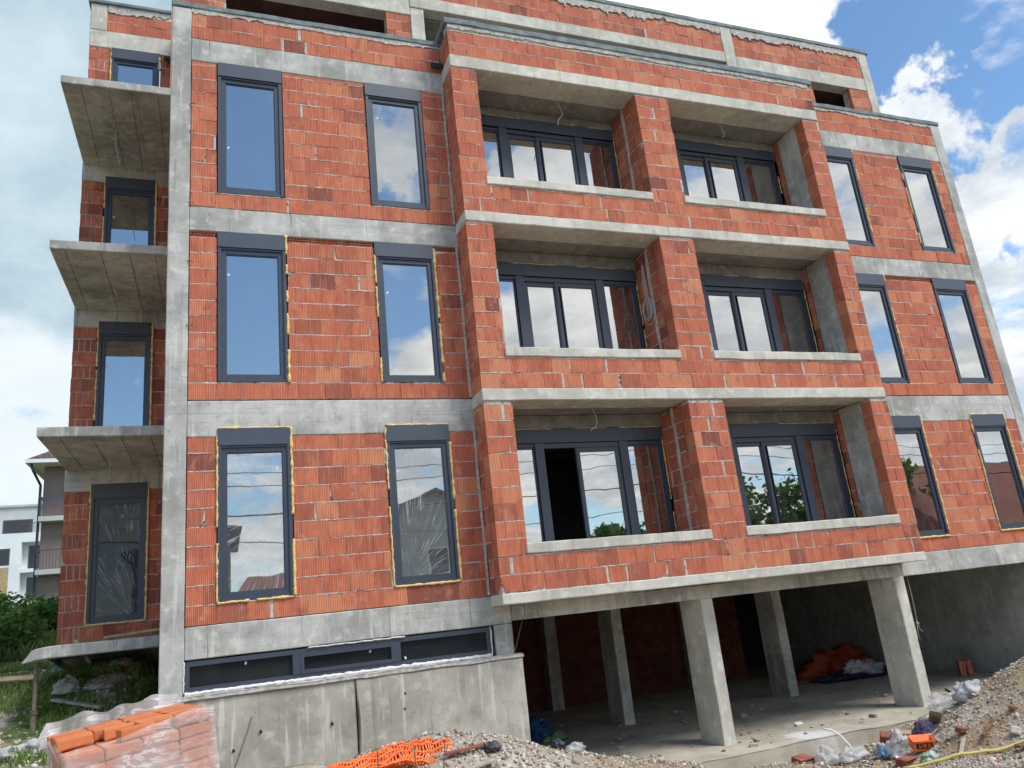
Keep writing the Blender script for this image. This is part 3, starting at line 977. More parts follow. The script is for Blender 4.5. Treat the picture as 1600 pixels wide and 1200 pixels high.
# projecting loggia box ----------------------------------------------------------------
PIER = [(xL, 4.85), (7.96, 8.66), (11.85, xR)]
LOG = [(4.85, 7.96), (8.66, 11.85)]
SL = [0.15, 0.19, 0.185, 0.24]
for i, zt in enumerate((0.0, 3.0, 6.0, 9.0)):
    concrete(B, 'loggia_slab', CONC_L, (xL - 0.002, xR + 0.004, D, 0.001, zt - SL[i], zt), step=0.2, amp=0.005)
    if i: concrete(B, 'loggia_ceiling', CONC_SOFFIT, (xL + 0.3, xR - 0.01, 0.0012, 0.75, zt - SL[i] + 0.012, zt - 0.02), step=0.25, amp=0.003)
for i in range(3):
    zf = FL[i]
    zt = zf + 3.0 - SL[i + 1]
    holes = [(a, b, zf + 0.52, zf + 3.2) for a, b in LOG]
    brick_wall(B, '-y', D + 0.012, xL + 0.004, xR - 0.004, zf + 0.002, zt - 0.03, holes, L=0.34, depth=0.24, thick=0.245, seed=41 + i, bias=0.07, patchy=0.16)
    # pale mortar heads of the piers
    for a, b in PIER:
        concrete(B, 'mortar_bed', GREYMORTAR, (a + .01, b - .02, D + 0.025, D + 0.24, zt - 0.034, zt + 0.004), step=0.06, amp=0.010, wear=0.01)
    # flanks of the piers
    brick_wall(B, '-x', xL + 0.012, D + 0.262, -0.004, zf + 0.002, zt, L=0.27, depth=0.1, thick=0.2, seed=51 + i, bias=0.02)
    brick_wall(B, '-x', 7.96, D + 0.262, 0.42, zf + 0.002, zt, L=0.34, depth=0.1, thick=0.33, seed=54 + i, bias=-0.02)
    brick_wall(B, '+x', 4.85, D + 0.262, 0.42, zf + 0.002, zt, L=0.34, depth=0.1, thick=0.2, seed=57 + i)
    brick_wall(B, '+x', 8.66, D + 0.262, 0.42, zf + 0.002, zt, L=0.34, depth=0.1, thick=0.33, seed=60 + i)
    concrete(B, 'concrete_column', CONC, (11.86, 12.22, D + 0.262, 0.29, zf + 0.004, zt - 0.004), step=0.2)
    brick_wall(B, '-x', 11.85, 0.295, 0.42, zf + 0.002, zt, L=0.34, depth=0.1, thick=0.3, seed=63 + i, bias=-0.05)
    brick_wall(B, '+x', xR - 0.012, D + 0.262, -0.004, zf + 0.002, zt, L=0.27, depth=0.1, thick=0.02 + 0.1, seed=66 + i)
    # mortar seam between pier and wall
    concrete(B, 'mortar_seam', GREYMORTAR, (7.945, 7.975, -0.03, 0.05, zf + 0.01, zt - 0.01), step=0.07, amp=0.014)
    concrete(B, 'mortar_seam', GREYMORTAR, (xL - 0.03, xL + 0.01, -0.006, 0.02, zf + 0.01, zf + 2.6), step=0.07, amp=0.010)
    # lintel at the back, floor, sills
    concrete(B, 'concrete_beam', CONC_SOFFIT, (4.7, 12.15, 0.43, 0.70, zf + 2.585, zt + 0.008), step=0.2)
    for a, b in LOG:
        concrete(B, 'window_sill', CONC_L, (a - 0.03, b + 0.02, D - 0.014, D + 0.28, zf + 0.515, zf + 0.668), step=0.13, amp=0.010, wear=0.010)


def loggia_window(parent, x0, x1, z0, z1, posts, openleaf=False, y=0.42, seed=0, mirror=False):
    """sidelight | two sliding leaves | sidelight behind the loggia"""
    bh = 0.235
    zt = z1 - bh
    p1a, p1b, ma, mb_, p2a, p2b = posts
    f = MB()
    frame_ring(f, x0, x1, z0, zt, 0.06, y + 0.02, y + 0.13)
    f.box(p1a, p1b, y - 0.006, y + 0.13, z0 + .06, zt - .001)
    f.box(p2a, p2b, y - 0.006, y + 0.13, z0 + .06, zt - .001)
    f.box(p1b, p2a, y + 0.012, y + 0.12, zt - 0.085, zt - 0.061)
    # inner rings of the side lights
    frame_ring(f, x0 + .06, p1a, z0 + .06, zt - .06, 0.03, y + 0.04, y + 0.10)
    frame_ring(f, p2b, x1 - .06, z0 + .06, zt - .06, 0.03, y + 0.04, y + 0.10)
    o = f.build('window', FRAME, parent)
    b = MB()
    for a_, c_ in ((x0 - .02, p1b - 0.02), (p1b - 0.017, p2b - 0.09), (p2b - 0.087, x1 + 0.03)):
        b.box(a_, c_, y - 0.012, y + 0.2, zt + 0.002, z1)
    b.box(x0, x1, y - 0.02, y + 0.02, zt + 0.002, zt + 0.014)
    b.build('shutter_box', FRAME2, o)
    for (a_, c_) in ((x0 + .085, p1a - .025), (p2b + .025, x1 - .085)):
        g = MB()
        g.box(a_, c_, y + 0.06, y + 0.066, z0 + .085, zt - .085)
        g.build('pane', GLASS, o)
    leaves = [(ma, p2a, 0.028, 'R')] if openleaf else [(p1b, mb_ - 0.005, 0.05, 'L'), (ma + 0.005, p2a, 0.028, 'R')]
    for (a_, c_, dy, sd) in leaves:
        s = MB()
        frame_ring(s, a_, c_, z0 + .062, zt - .088, 0.075, y + dy, y + dy + 0.05)
        s.box(a_ + .012 if sd == 'R' else c_ - .024, a_ + .024 if sd == 'R' else c_ - .012, y + dy - .006, y + dy, z0 + .1, zt - .12)
        so = s.build('sliding_leaf', FRAME, o)
        g = MB()
        g.box(a_ + .073, c_ - .073, y + dy + .022, y + dy + .028, z0 + .135, zt - .161)
        g.build('pane', GLASS, o)
    foam_strip(o, [(x1 + .006, z0 + .3), (x1 + .006, z1)], 0.006, 0.018, y - 0.002, seed, 0.2)
    foam_strip(o, [(x0 + .3, z1 + .004), (x1, z1 + .004)], 0.005, 0.013, y - 0.008, seed + 1, 0.42)
    return o


for i in range(3):
    zf = FL[i]
    loggia_window(B, 4.875, 7.93, zf + 0.06, zf + 2.575, (5.53, 5.685, 6.265, 6.41, 7.085, 7.24), openleaf=(i == 0), seed=200 + i)
    loggia_window(B, 8.69, 11.80, zf + 0.06, zf + 2.575, (9.28, 9.435, 10.03, 10.185, 10.82, 10.985), seed=210 + i)

# parapet of the box
brick_wall(B, '-y', D + 0.012, xL + 0.004, xR - 0.004, 9.003, 9.53, L=0.34, depth=0.24, thick=0.245, seed=71, bias=0.08, patchy=0.06, ribs=((xL, xL + 0.2), (xR - .3, xR)))
brick_wall(B, '-x', xL + 0.012, D + 0.262, -0.004, 9.003, 9.53, L=0.27, depth=0.1, thick=0.2, seed=72)
concrete(B, 'mortar_bed', GREYMORTAR, (xL + .01, xR - .01, D + 0.022, D + 0.25, 9.532, 9.64), step=0.07, amp=0.010, wear=0.01)
concrete(B, 'coping', MEMB, (xL - 0.05, xR + 0.06, D - 0.014, D + 0.30, 9.635, 9.76), step=0.12, amp=0.010, wear=0.012)
concrete(B, 'coping', MEMB, (xL - 0.05, xL + 0.28, D + 0.303, 0.05, 9.645, 9.75), step=0.12, amp=0.010, wear=0.012)
mb = MB()
mb.tube([(4.20, -0.10, 9.06), (4.40, -0.06, 9.10)], 0.055, 14)
mb.tube([(4.197, -0.1003, 9.0595), (4.21, -0.0985, 9.062)], 0.046, 14, mat=1)
mb.build('drain_pipe', [PVC, DKTARP], B, smooth=False)

# penthouse storey -------------------------------------------------------------------
PY = 1.35
concrete(B, 'roof_slab', CONC_SOFFIT, (0.05, 16.4, 0.31, 9.5, 8.83, 8.98), step=1.2)
concrete(B, 'concrete_column', CONC_L, (4.30, 4.58, PY, PY + 0.3, 8.99, 11.62))
brick_wall(B, '-y', PY + 0.012, 3.80, 4.295, 8.99, 11.42, seed=81, bias=0.08, L=0.3, patchy=0.3)
brick_wall(B, '-y', PY + 0.012, -0.1, 0.82, 8.99, 11.42, seed=82, bias=0.1)
concrete(B, 'concrete_beam', CONC_L, (-0.1, 4.295, PY, PY + 0.27, 11.425, 11.86))
concrete(B, 'concrete_beam', CONC_L, (4.302, 11.93, PY - 0.01, PY + 0.25, 11.63, 11.92))
concrete(B, 'loggia_ceiling', CONC_SOFFIT, (4.59, 11.93, PY + 0.252, 3.6, 11.60, 11.70), step=0.4)
brick_wall(B, '-y', PY + 0.012, 4.31, 11.93, 11.925, 12.52, seed=83, bias=0.05, patchy=0.05)
brick_wall(B, '-y', PY + 0.012, -0.1, 4.295, 11.865, 12.52, seed=84, bias=0.05)
concrete(B, 'mortar_bed', CONC_L, (-0.1, 16.2, PY + 0.018, PY + 0.24, 12.525, 12.66), step=0.09, amp=0.018, wear=0.03)
concrete(B, 'concrete_column', CONC_L, (11.935, 12.25, PY - 0.012, PY + 0.3, 9.0, 12.655))
concrete(B, 'concrete_column', CONC_L, (16.20, 16.475, PY - 0.006, PY + 0.3, 9.0, 12.66))
concrete(B, 'concrete_beam', CONC_L, (12.253, 16.198, PY + 0.002, PY + 0.27, 11.50, 11.87))
brick_wall(B, '-y', PY + 0.012, 12.255, 16.195, 11.875, 12.52, seed=85, bias=0.05)
brick_wall(B, '-y', PY + 0.012, 12.255, 14.42, 9.0, 11.425, seed=86, bias=0.05)
brick_wall(B, '-y', PY + 0.012, 15.62, 16.195, 9.0, 11.495, seed=87, bias=0.08)
concrete(B, 'coping', MEMB, (-0.15, 16.56, PY - 0.03, PY + 0.35, 12.655, 12.765), step=0.2, amp=0.010, wear=0.012)
concrete(B, 'roof_slab', CONC_SOFFIT, (-0.1, 16.4, PY + 0.3, 9.5, 12.0, 12.2), step=1.2)
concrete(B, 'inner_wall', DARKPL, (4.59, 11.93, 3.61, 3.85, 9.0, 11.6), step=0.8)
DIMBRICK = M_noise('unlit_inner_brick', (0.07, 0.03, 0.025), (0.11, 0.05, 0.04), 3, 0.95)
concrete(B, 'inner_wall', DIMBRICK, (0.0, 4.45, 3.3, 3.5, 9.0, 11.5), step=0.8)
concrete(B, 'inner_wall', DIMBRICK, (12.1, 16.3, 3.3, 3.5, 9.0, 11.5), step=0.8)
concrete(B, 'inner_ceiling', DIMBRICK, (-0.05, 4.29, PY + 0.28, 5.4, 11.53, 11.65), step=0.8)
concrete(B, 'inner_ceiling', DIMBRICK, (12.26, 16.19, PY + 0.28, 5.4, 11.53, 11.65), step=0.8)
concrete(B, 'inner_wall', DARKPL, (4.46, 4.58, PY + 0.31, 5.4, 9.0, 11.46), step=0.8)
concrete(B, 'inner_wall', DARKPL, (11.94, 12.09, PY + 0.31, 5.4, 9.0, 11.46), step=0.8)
single_window(B, 4.75, 6.6, 9.1, 11.25, y=3.56, seed=301)

# left wing with balconies -----------------------------------------------------------
WY = 3.75
WX0 = -1.755
WW = (-1.345, -0.46)
for i, (zb0, zt) in enumerate(((0.0, 2.47), (3.0, 5.47), (6.0, 8.47), (9.0, 11.55))):
    h = [(WW[0] - .02, WW[1] + .02, zb0 + (0.262 if i == 0 else 0.0), zb0 + 3.2)]
    brick_wall(B, '-y', WY + 0.012, WX0, -0.005, zb0 - 0.03 * (i > 0), zt, h, L=0.36, seed=91 + i, ribs=((WX0, WX0 + 0.42),), bias=-0.30, zbase=zb0 + 0.0)
    brick_wall(B, '-x', WX0 + 0.012, WY + 0.115, WY + 6, zb0, zt, L=0.36, seed=95 + i, bias=-0.1)
    if i < 3: concrete(B, 'concrete_beam', CONC, (WX0 - 0.003, -0.004, WY, WY + 0.26, zt, zb0 + 2.86))
    else: concrete(B, 'concrete_beam', CONC_L, (WX0 - 0.003, -0.004, WY, WY + 0.26, zt, 11.96))
    single_window(B, WW[0], WW[1], zb0 + (0.262 if i == 0 else 0.02), zb0 + 2.585 - (0.02 if i == 3 else 0), y=WY, seed=401 + i,
                  foam={'L': 1, 'R': 1, 'B': 1, 'g': 0.0} if i == 0 else {'L': 1, 'R': 1, 'g': (0.1, 0.15, 0.3, 0.4)[i]}, glass=GLASS_FAR if i == 0 else GLASS,
                  film=(i == 0), stick=[(-1.19, zb0 + 1.75, 0.5)] if i else None)
brick_wall(B, '-y', WY + 0.012, -1.45, -0.005, 11.965, 12.42, seed=99, bias=-0.1)
concrete(B, 'concrete_column', CONC_L, (WX0 - 0.003, -1.455, WY, WY + 0.3, 11.965, 12.60), step=0.1)
concrete(B, 'mortar_bed', CONC_L, (-1.45, 0.0, WY + 0.02, WY + 0.24, 12.425, 12.585), step=0.08, amp=0.016, wear=0.03)
concrete(B, 'coping', MEMB, (WX0 - 0.05, 0.05, WY - 0.04, WY + 0.32, 12.60, 12.68), step=0.12, amp=0.010)
for i, zt in enumerate((2.98, 5.95, 8.95)):
    concrete(B, 'balcony_slab', CONC_L if i < 0 else CONC, (WX0 + 0.02, -0.03, 1.28, WY - 0.003, zt - 0.15, zt), step=0.2, amp=0.004)
    mbx = MB()
    r = random.Random(i)
    for q in range(4):      # board seams under the slab
        x = WX0 + 0.25 + q * 0.42 + r.uniform(-.05, .05)
        mbx.cbox(x, x + 0.012, 1.36, WY - 0.05, zt - 0.156, zt - 0.146, step=0.3, amp=0.002, wear=0.002)
    mbx.build('board_seam', CONC_SOFFIT, B)
# lowest balcony with its skewed end
mb = MB()
mb.cbox(WX0 + 0.02, -0.03, 1.28, WY - 0.003, -0.20, -0.045, step=0.15, amp=0.007, wear=0.012)
for k, (x, y, z) in enumerate(mb.v):
    if x < WX0 + 0.25:
        t = (WX0 + 0.25 - x) / 0.23
        mb.v[k] = (x + 0.10 * t * sm(-0.20, -0.045, z) , y, z - 0.03 * t)
mb.build('balcony_slab', CONC, B)
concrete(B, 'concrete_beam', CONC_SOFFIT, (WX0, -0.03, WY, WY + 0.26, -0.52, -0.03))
# side wall of the main block facing the balconies
brick_wall(B, '-x', 0.012, 0.31, WY - 0.002, 0.0, 9.0, seed=110, bias=-0.1, thick=0.2)
concrete(B, 'concrete_beam', CONC, (0.0, 0.25, 0.31, WY, -0.6, -0.005))
mb = MB()
mb.tube([(-0.02, WY - 0.1, 11.38), (-0.36, WY - 0.1, 11.40)], 0.06, 12)
mb.build('drain_pipe', PVC, B)

# interior: floors, partitions ---------------------------------------------------------
for zt in (0.0, 3.0, 6.0):
    concrete(B, 'floor_slab', CONC_SOFFIT, (0.30, 16.3, 0.755 if zt else 0.30, 9.4, zt - 0.17, zt - 0.02), step=1.5, amp=0.0)
for zf in FL:
    concrete(B, 'inner_wall', DARKPL, (0.3, 16.3, 4.6, 4.8, zf - 0.015, zf + 2.80), step=1.2, amp=0.0)
    for x in (4.50, 8.2, 12.24):
        concrete(B, 'inner_wall', DARKPL, (x, x + 0.15, 0.75, 4.59, zf - 0.015, zf + 2.80), step=1.2, amp=0.0)
concrete(B, 'rear_wall', DARKPL, (-1.7, 16.4, 9.5, 9.75, -2.75, 12.5), step=2, amp=0.0)
brick_wall(B, '+x', 16.40, 0.31, 9.4, -2.7, 9.0, seed=120, thick=0.2)
brick_wall(B, '+x', 16.40, PY + 0.31, 9.4, 9.0, 12.6, seed=121, thick=0.2)

# garage level -----------------------------------------------------------------------
GZ = -2.55
def M_floor():
    m, n = mat_new('garage_floor')
    p = wpos(n)
    a = n.noise(p, 1.4, 6, 0.65)
    b = n.noise(p, 30, 4, 0.7)
    c = n.mix(n.smooth(a, 0.3, 0.7), (0.33, 0.295, 0.23), (0.49, 0.445, 0.355))
    c = n.mix(n.math('MULTIPLY', n.smooth(b, 0.62, 0.75), 0.6), c, (0.12, 0.10, 0.08))
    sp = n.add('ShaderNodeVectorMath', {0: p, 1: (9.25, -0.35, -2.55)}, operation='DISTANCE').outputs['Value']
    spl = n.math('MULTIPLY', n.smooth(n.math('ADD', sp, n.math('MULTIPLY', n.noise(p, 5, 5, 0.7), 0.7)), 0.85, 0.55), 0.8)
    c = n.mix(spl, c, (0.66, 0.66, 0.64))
    finish(n, c, 0.9, n.math('ADD', a, b), 0.2, 0.02, 0.2)
    return m


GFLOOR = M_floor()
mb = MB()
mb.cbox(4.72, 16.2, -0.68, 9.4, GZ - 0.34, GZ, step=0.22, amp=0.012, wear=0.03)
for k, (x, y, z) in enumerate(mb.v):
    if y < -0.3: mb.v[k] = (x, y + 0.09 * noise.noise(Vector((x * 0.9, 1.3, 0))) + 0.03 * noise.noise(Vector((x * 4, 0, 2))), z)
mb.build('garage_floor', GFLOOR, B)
for (x, y, dx, dy) in ((7.915, 0.0, 0.225, 0.66), (11.975, 0.0, 0.23, 0.66), (7.92, 3.25, 0.225, 0.62), (11.8, 3.25, 0.23, 0.62),
                       (7.9, 6.75, 0.3, 0.34), (11.75, 6.75, 0.3, 0.34), (4.74, 3.25, 0.25, 0.5)):
    concrete(B, 'concrete_column', CONC_L if y == 0 else CONC, (x, x + dx, y + 0.012, y + dy, GZ - 0.05, -0.372 if y == 0 else -0.16), step=0.16, amp=0.006)
concrete(B, 'concrete_column', CONC, (4.40, 4.68, 0.0, 0.30, -2.7, -0.41))
for y in (3.3, 6.8):
    concrete(B, 'concrete_beam', CONC_SOFFIT, (4.69, 16.0, y, y + 0.26, -0.37, -0.172), step=0.5)
SHADEBRICK = M_noise('shaded_inner_brick', (0.10, 0.034, 0.024), (0.19, 0.062, 0.042), 4, 0.9)  # dimness of the garage depth put into the brick colour
SHADEMORTAR = M_noise('shaded_mortar', (0.07, 0.055, 0.045), (0.15, 0.125, 0.105), 12, 0.95)  # joints darkened likewise, garage shade in their colour
SHADEMATS = [SHADEBRICK, SHADEMORTAR, SHADEMORTAR]
brick_wall(B, '-y', 7.1, 4.5, 13.55, GZ + 0.005, -0.18, seed=130, patchy=0.1, mats=SHADEMATS)
brick_wall(B, '+x', 4.72, 0.31, 7.1, GZ + 0.005, -0.18, seed=131, mats=SHADEMATS)
concrete(B, 'garage_wall', SHADEWALL, (13.56, 16.2, 9.1, 9.3, GZ, -0.17), step=1)
concrete(B, 'garage_wall', M_concrete('block_wall', (0.40, 0.405, 0.375), (0.27, 0.275, 0.26), 0.4, 1.2), (15.98, 16.19, 0.31, 9.0, GZ + 0.001, -0.19), step=0.4, amp=0.01)

# basement window strip
f = MB()
bx0, bx1, bz0, bz1 = 0.292, 4.335, -0.795, -0.425
frame_ring(f, bx0, bx1, bz0, bz1, 0.06, 0.012, 0.12)
for a, b in ((1.60, 1.70), (2.945, 3.03)): f.box(a, b, 0.006, 0.12, bz0 + .06, bz1 - .06)
frame_ring(f, 1.70, 2.945, bz0 + .06, bz1 - .06, 0.045, 0.0, 0.1)
bw = f.build('window', FRAME, B)
for a, b, q in ((0.352, 1.60, 0), (1.745, 2.90, .045), (3.03, 4.275, 0)):
    g = MB(); g.box(a, b, 0.06, 0.066, bz0 + .06 + q, bz1 - .06 - q); g.build('pane', GLASS_OPQ, bw)
stickers(bw, 0.055, [(1.02, -0.52, 0.4), (2.62, -0.56, 0.4), (3.10, -0.70, -0.3)])
foam_strip(bw, [(bx0, bz0 - .012), (bx1, bz0 - .012)], 0.018, 0.034, -0.004, 500, -0.4, WHITEFOAM)
foam_strip(bw, [(bx0 - .006, bz0), (bx0 - .006, bz1)], 0.006, 0.012, 0.0, 501, -0.4, WHITEFOAM)
foam_strip(bw, [(bx1 + .008, bz0), (bx1 + .008, bz1)], 0.008, 0.014, 0.0, 502, -0.4, WHITEFOAM)
foam_strip(bw, [(1.8, bz1 + .006), (3.1, bz1 + .006)], 0.006, 0.014, -0.002, 503, 0.05, WHITEFOAM)

# retaining wall below it (a wall of its own)
RWALL = thing('retaining_wall', 'stained concrete foundation wall below the long basement window strip', 'wall', (2.5, -0.1, -2.0))
RC_ = M_concrete('wall_concrete', (0.47, 0.44, 0.375), (0.33, 0.305, 0.255), 1.0, 0.0)
mb = MB()
mb.cbox(-0.05, 2.37, -0.135, -0.006, -2.9, -0.885, step=0.12, amp=0.006, wear=0.012)
mb.build('wall_panel', RC_, RWALL)
mb = MB()
mb.cbox(2.385, 4.735, -0.15, -0.006, -2.9, -0.885, step=0.12, amp=0.006, wear=0.012)
for k, (x, y, z) in enumerate(mb.v):
    if x < 2.62 and y < -0.1:
        t = (2.62 - x) / 0.235
        bul = math.exp(-((z + 1.45) / 0.35) ** 2)
        mb.v[k] = (x + 0.035 * t * bul - 0.01, y - 0.03 * t * bul, z)
mb.build('wall_panel', RC_, RWALL)
mb = MB()
mb.cbox(0.2, 4.76, -0.165, -0.004, -0.884, -0.83, step=0.07, amp=0.014, wear=0.03)
mb.build('wall_cap', GREYMORTAR, RWALL)
mb = MB()
for (x, z) in ((1.18, -1.33), (0.86, -1.50), (3.02, -1.13), (3.0, -1.32), (2.05, -1.36)):
    mb.tube([(x, -0.16, z), (x + 0.008, -0.13, z - 0.02), (x, -0.12, z - 0.035)], [0.012, 0.02, 0.006], 6)
mb.build('tie_hole', DKTARP, RWALL)

r = random.Random(44)
for (x, zs, sx) in ((XC + 0.004, (7.75, 7.25, 6.05, 5.1, 4.1), 1), (-0.004, (4.9, 4.2, 3.4, 2.2, 1.6, .7), -1)):
    for z in zs:
        mb = MB()
        mb.tube([(x - sx * .02, -0.004 if sx > 0 else 0.06, z), (x + sx * .035, -0.02 if sx > 0 else .05, z + r.uniform(-.02, .03)), (x + sx * .06, -0.03 if sx > 0 else .05, z + r.uniform(-.03, .04))], 0.006, 5)
        mb.build('tie_wire', RUST, B)

# ------------------------------------------------------------------ loose things
def gz(x, y): return ground_z(x, y)


# wires that hang out of the soffits
def cable(label, pts, group, rad=0.006):
    mb = MB()
    P = [Vector(p) for p in pts]
    out = []
    for i in range(len(P) - 1):
        for k in range(6):
            t = k / 6
            p0, p1, p2, p3 = P[max(0, i - 1)], P[i], P[i + 1], P[min(len(P) - 1, i + 2)]
            out.append(0.5 * ((2 * p1) + (p2 - p0) * t + (2 * p0 - 5 * p1 + 4 * p2 - p3) * t * t + (3 * p1 - p0 - 3 * p2 + p3) * t ** 3))
    out.append(P[-1])
    mb.tube(out, rad, 5)
    o = mb.build('electric_cable', CABLE, None, smooth=True, origin=tuple(P[0]))
    return tag(o, label, 'cable', group)


G = 'electric cables hanging from the balcony ceilings'
cable('pale cable hanging from the ceiling of the top left loggia', [(6.55, -.05, 8.83), (6.60, -.06, 8.60), (6.63, -.08, 8.42), (6.53, -.09, 8.28), (6.50, -.1, 8.16)], G)
cable('short pale cable hanging from the ceiling of the top right loggia', [(10.17, -.02, 8.83), (10.20, -.03, 8.66), (10.26, -.02, 8.5), (10.18, -.03, 8.42)], G)
cable('pale cable curving from the ceiling of the lowest left loggia', [(6.42, -.02, 2.83), (6.48, -.03, 2.68), (6.46, -.06, 2.52), (6.32, -.09, 2.41)], G)
cable('thin cable hanging from the ceiling of the lowest right loggia', [(10.20, -.02, 2.83), (10.22, -.03, 2.73), (10.20, -.05, 2.64)], G, 0.005)
cable('pale cable hanging under the topmost left balcony slab', [(-1.02, 2.4, 8.82), (-1.03, 2.38, 8.5), (-0.98, 2.35, 8.2), (-0.95, 2.35, 8.02)], G)
cable('short cable hanging under the middle left balcony slab', [(-0.98, 2.5, 5.82), (-0.97, 2.5, 5.7), (-0.92, 2.5, 5.58)], G)
cable('thin cable hanging above the lowest balcony door', [(-0.95, 2.6, 2.85), (-0.945, 2.6, 2.6), (-0.94, 2.6, 2.42)], G)
# coil in the middle loggia
mb = MB()
r = random.Random(5)
for k in range(4):
    c0 = Vector((7.915, 0.12 + r.uniform(-.02, .02), 4.62 + r.uniform(-.05, .05)))
    ra = 0.15 + 0.03 * k
    mb.tube([c0 + Vector((0.004 * k - 0.03, math.cos(a) * ra * 0.8, math.sin(a) * ra)) for a in np.linspace(0, 2 * math.pi, 26)], 0.006, 5, caps=False)
for k in range(4):
    yy = 0.06 + 0.035 * k
    mb.tube([(7.93 - 0.01 * k, 0.10, 5.53), (7.90, yy, 5.2), (7.91, yy, 4.8), (7.915, yy + 0.02, 4.5)], 0.006, 5)
tag(mb.build('cable_coil', CABLE, None, True, origin=(7.915, 0.12, 4.4)), 'coil of pale electric cable hung on the brick flank of the middle left loggia', 'cable coil')
mb = MB()
mb.tube([(4.83, -.12, -0.16), (4.85, -.13, -.26), (4.74, -.15, -.5), (4.64, -.16, -.75), (4.60, -.16, -0.82)], 0.005, 5)
tag(mb.build('hanging_wire', RUST, None, True, origin=(4.83, -.12, -.16)), 'thin rusty wire hanging from the slab edge over the wall corner', 'wire')
mb = MB()
mb.tube([(12.40, .12, -0.39), (12.40, .12, -0.8), (12.38, .12, -1.2), (12.36, .12, -1.32)], 0.006, 5)
mb.tube([(12.38, .12, -1.2), (12.42, .12, -1.33), (12.47, .12, -1.36)], 0.005, 5)
mb.tube([(12.37, .12, -1.2), (12.34, .12, -1.4), (12.36, .12, -1.50)], 0.005, 5)
mb.tube([(12.36, .12, -1.2), (12.40, .12, -1.22)], 0.022, 6)
tag(mb.build('hanging_rope', WOODG, None, True, origin=(12.40, .12, -.39)), 'knotted pale rope hanging beside the right garage column', 'rope')

# plank on the lowest balcony
mb = MB()
R = Matrix.Rotation(math.radians(-6), 3, 'Z') @ Matrix.Rotation(math.radians(-3), 3, 'Y')
mb.cbox(-0.45, 0.45, -0.06, 0.06, -0.02, 0.02, step=0.12, amp=0.003)
mb.v = [tuple(R @ Vector(p) + Vector((-0.38, 1.75, 0.025))) for p in mb.v]
tag(mb.build('timber_plank', WOOD, None, origin=(-0.38, 1.75, -0.04)), 'short yellowish timber plank lying on the lowest balcony slab', 'plank')

# steel prop under it
P = thing('steel_prop', 'rusty adjustable steel prop holding up the lowest balcony slab corner', 'prop', (-1.60, 1.52, gz(-1.6, 1.52)))
zb = gz(-1.60, 1.52)
mb = MB(); mb.tube([(-1.60, 1.52, zb - .1), (-1.60, 1.52, -0.85)], 0.034, 12); mb.build('outer_tube', PROPM, P)
mb = MB(); mb.tube([(-1.60, 1.52, -0.86), (-1.60, 1.52, -0.235)], 0.025, 12); mb.build('inner_tube', PROPM, P)
mb = MB(); mb.box(-1.75, -1.45, 1.42, 1.62, -0.232, -0.207); mb.build('head_plate', WOODG, P)
mb = MB(); mb.tube([(-1.60, 1.52, -0.89), (-1.60, 1.52, -0.83)], 0.048, 10); mb.tube([(-1.68, 1.50, -0.8), (-1.52, 1.54, -0.8)], 0.008, 6); mb.build('collar', RUST, P)

# ---- wrapped brick pallet
e = Vector((math.cos(math.radians(15)), math.sin(math.radians(15)), 0.105)).normalized()
nrm = Vector((-math.sin(math.radians(15)), math.cos(math.radians(15)), 0.0)).normalized()
upv = e.cross(nrm).normalized()
PO = Vector((-0.125, -5.655, -0.765))     # near left top corner of the full courses
RB = Matrix((e, nrm, upv)).transposed()


def pp(a, b, c): return PO + e * a + nrm * b + upv * c


bl, bw_, bh = 0.205, 0.105, 0.072
r = random.Random(3)
brick_meshes = []
for q in range(4):
    mb = MB()
    mb.cbox(0, bl - 0.004, 0, bw_ - 0.003, 0, bh - 0.003, step=0.06, amp=0.0025, wear=0.005)
    me = mb.build('brick', ORBRICK)
    brick_meshes.append(me)
first_used = set()
BL_TOP = 'orange solid brick on the open top of the wrapped pallet'
BL_IN = 'orange solid brick under the stretch film of the pallet'


def put_brick(a, b, c, rot=0.0, label=BL_IN):
    q = r.randrange(4)
    src = brick_meshes[q]
    if q in first_used:
        o = src.copy(); COL.objects.link(o)
    else:
        o = src; first_used.add(q)
    mtx = RB @ Matrix.Rotation(rot, 3, 'Z')
    o.rotation_euler = mtx.to_euler()
    o.location = pp(a, b, c)
    tag(o, label, 'brick', 'bricks of the wrapped pallet')


# courses below: only the outer ring shows
for k in range(1, 8):
    z = -k * bh
    nalong, ndeep = 4, 8
    for i in range(nalong):
        for j in range(ndeep):
            if j == 0 or (i == 0 and j < ndeep) or k == 1:
                put_brick(i * bl + r.uniform(-.004, .004), j * bw_ + r.uniform(-.003, .003), z, 0)
# loose upper layer
for i in range(4):
    for j in range(0 if i > 1 else 3, 8):
        if (i, j) in ((2, 0), (1, 3)): continue
        put_brick(i * bl + r.uniform(-.012, .008), j * bw_ + r.uniform(-.008, .008), 0.001 + r.uniform(0, .004), r.uniform(-.03, .03), BL_TOP)
put_brick(1.45 * bl, 0.25 * bw_, 0.001, 0.16, BL_TOP)
put_brick(1.2 * bl, 2.9 * bw_, 0.001, -0.06, BL_TOP)

# pallet deck underneath
PAL = thing('wooden_pallet', 'wooden pallet carrying the wrapped orange bricks', 'pallet', tuple(pp(0.4, 0.4, -8 * bh - .14)))
for nm, bxs in (('deck_board', [(-.03, .86, j * .145, j * .145 + .1, -7 * bh - .03, -7 * bh - .003) for j in range(6)]),
                ('bearer', [(x, x + .09, 0, .84, -7 * bh - .13, -7 * bh - .032) for x in (-.02, .37, .76)])):
    for bx_ in bxs:
        mb = MB(); mb.cbox(*bx_, step=0.3, amp=0.002)
        mb.v = [tuple(pp(*v)) for v in mb.v]
        mb.build(nm, WOODG, PAL)
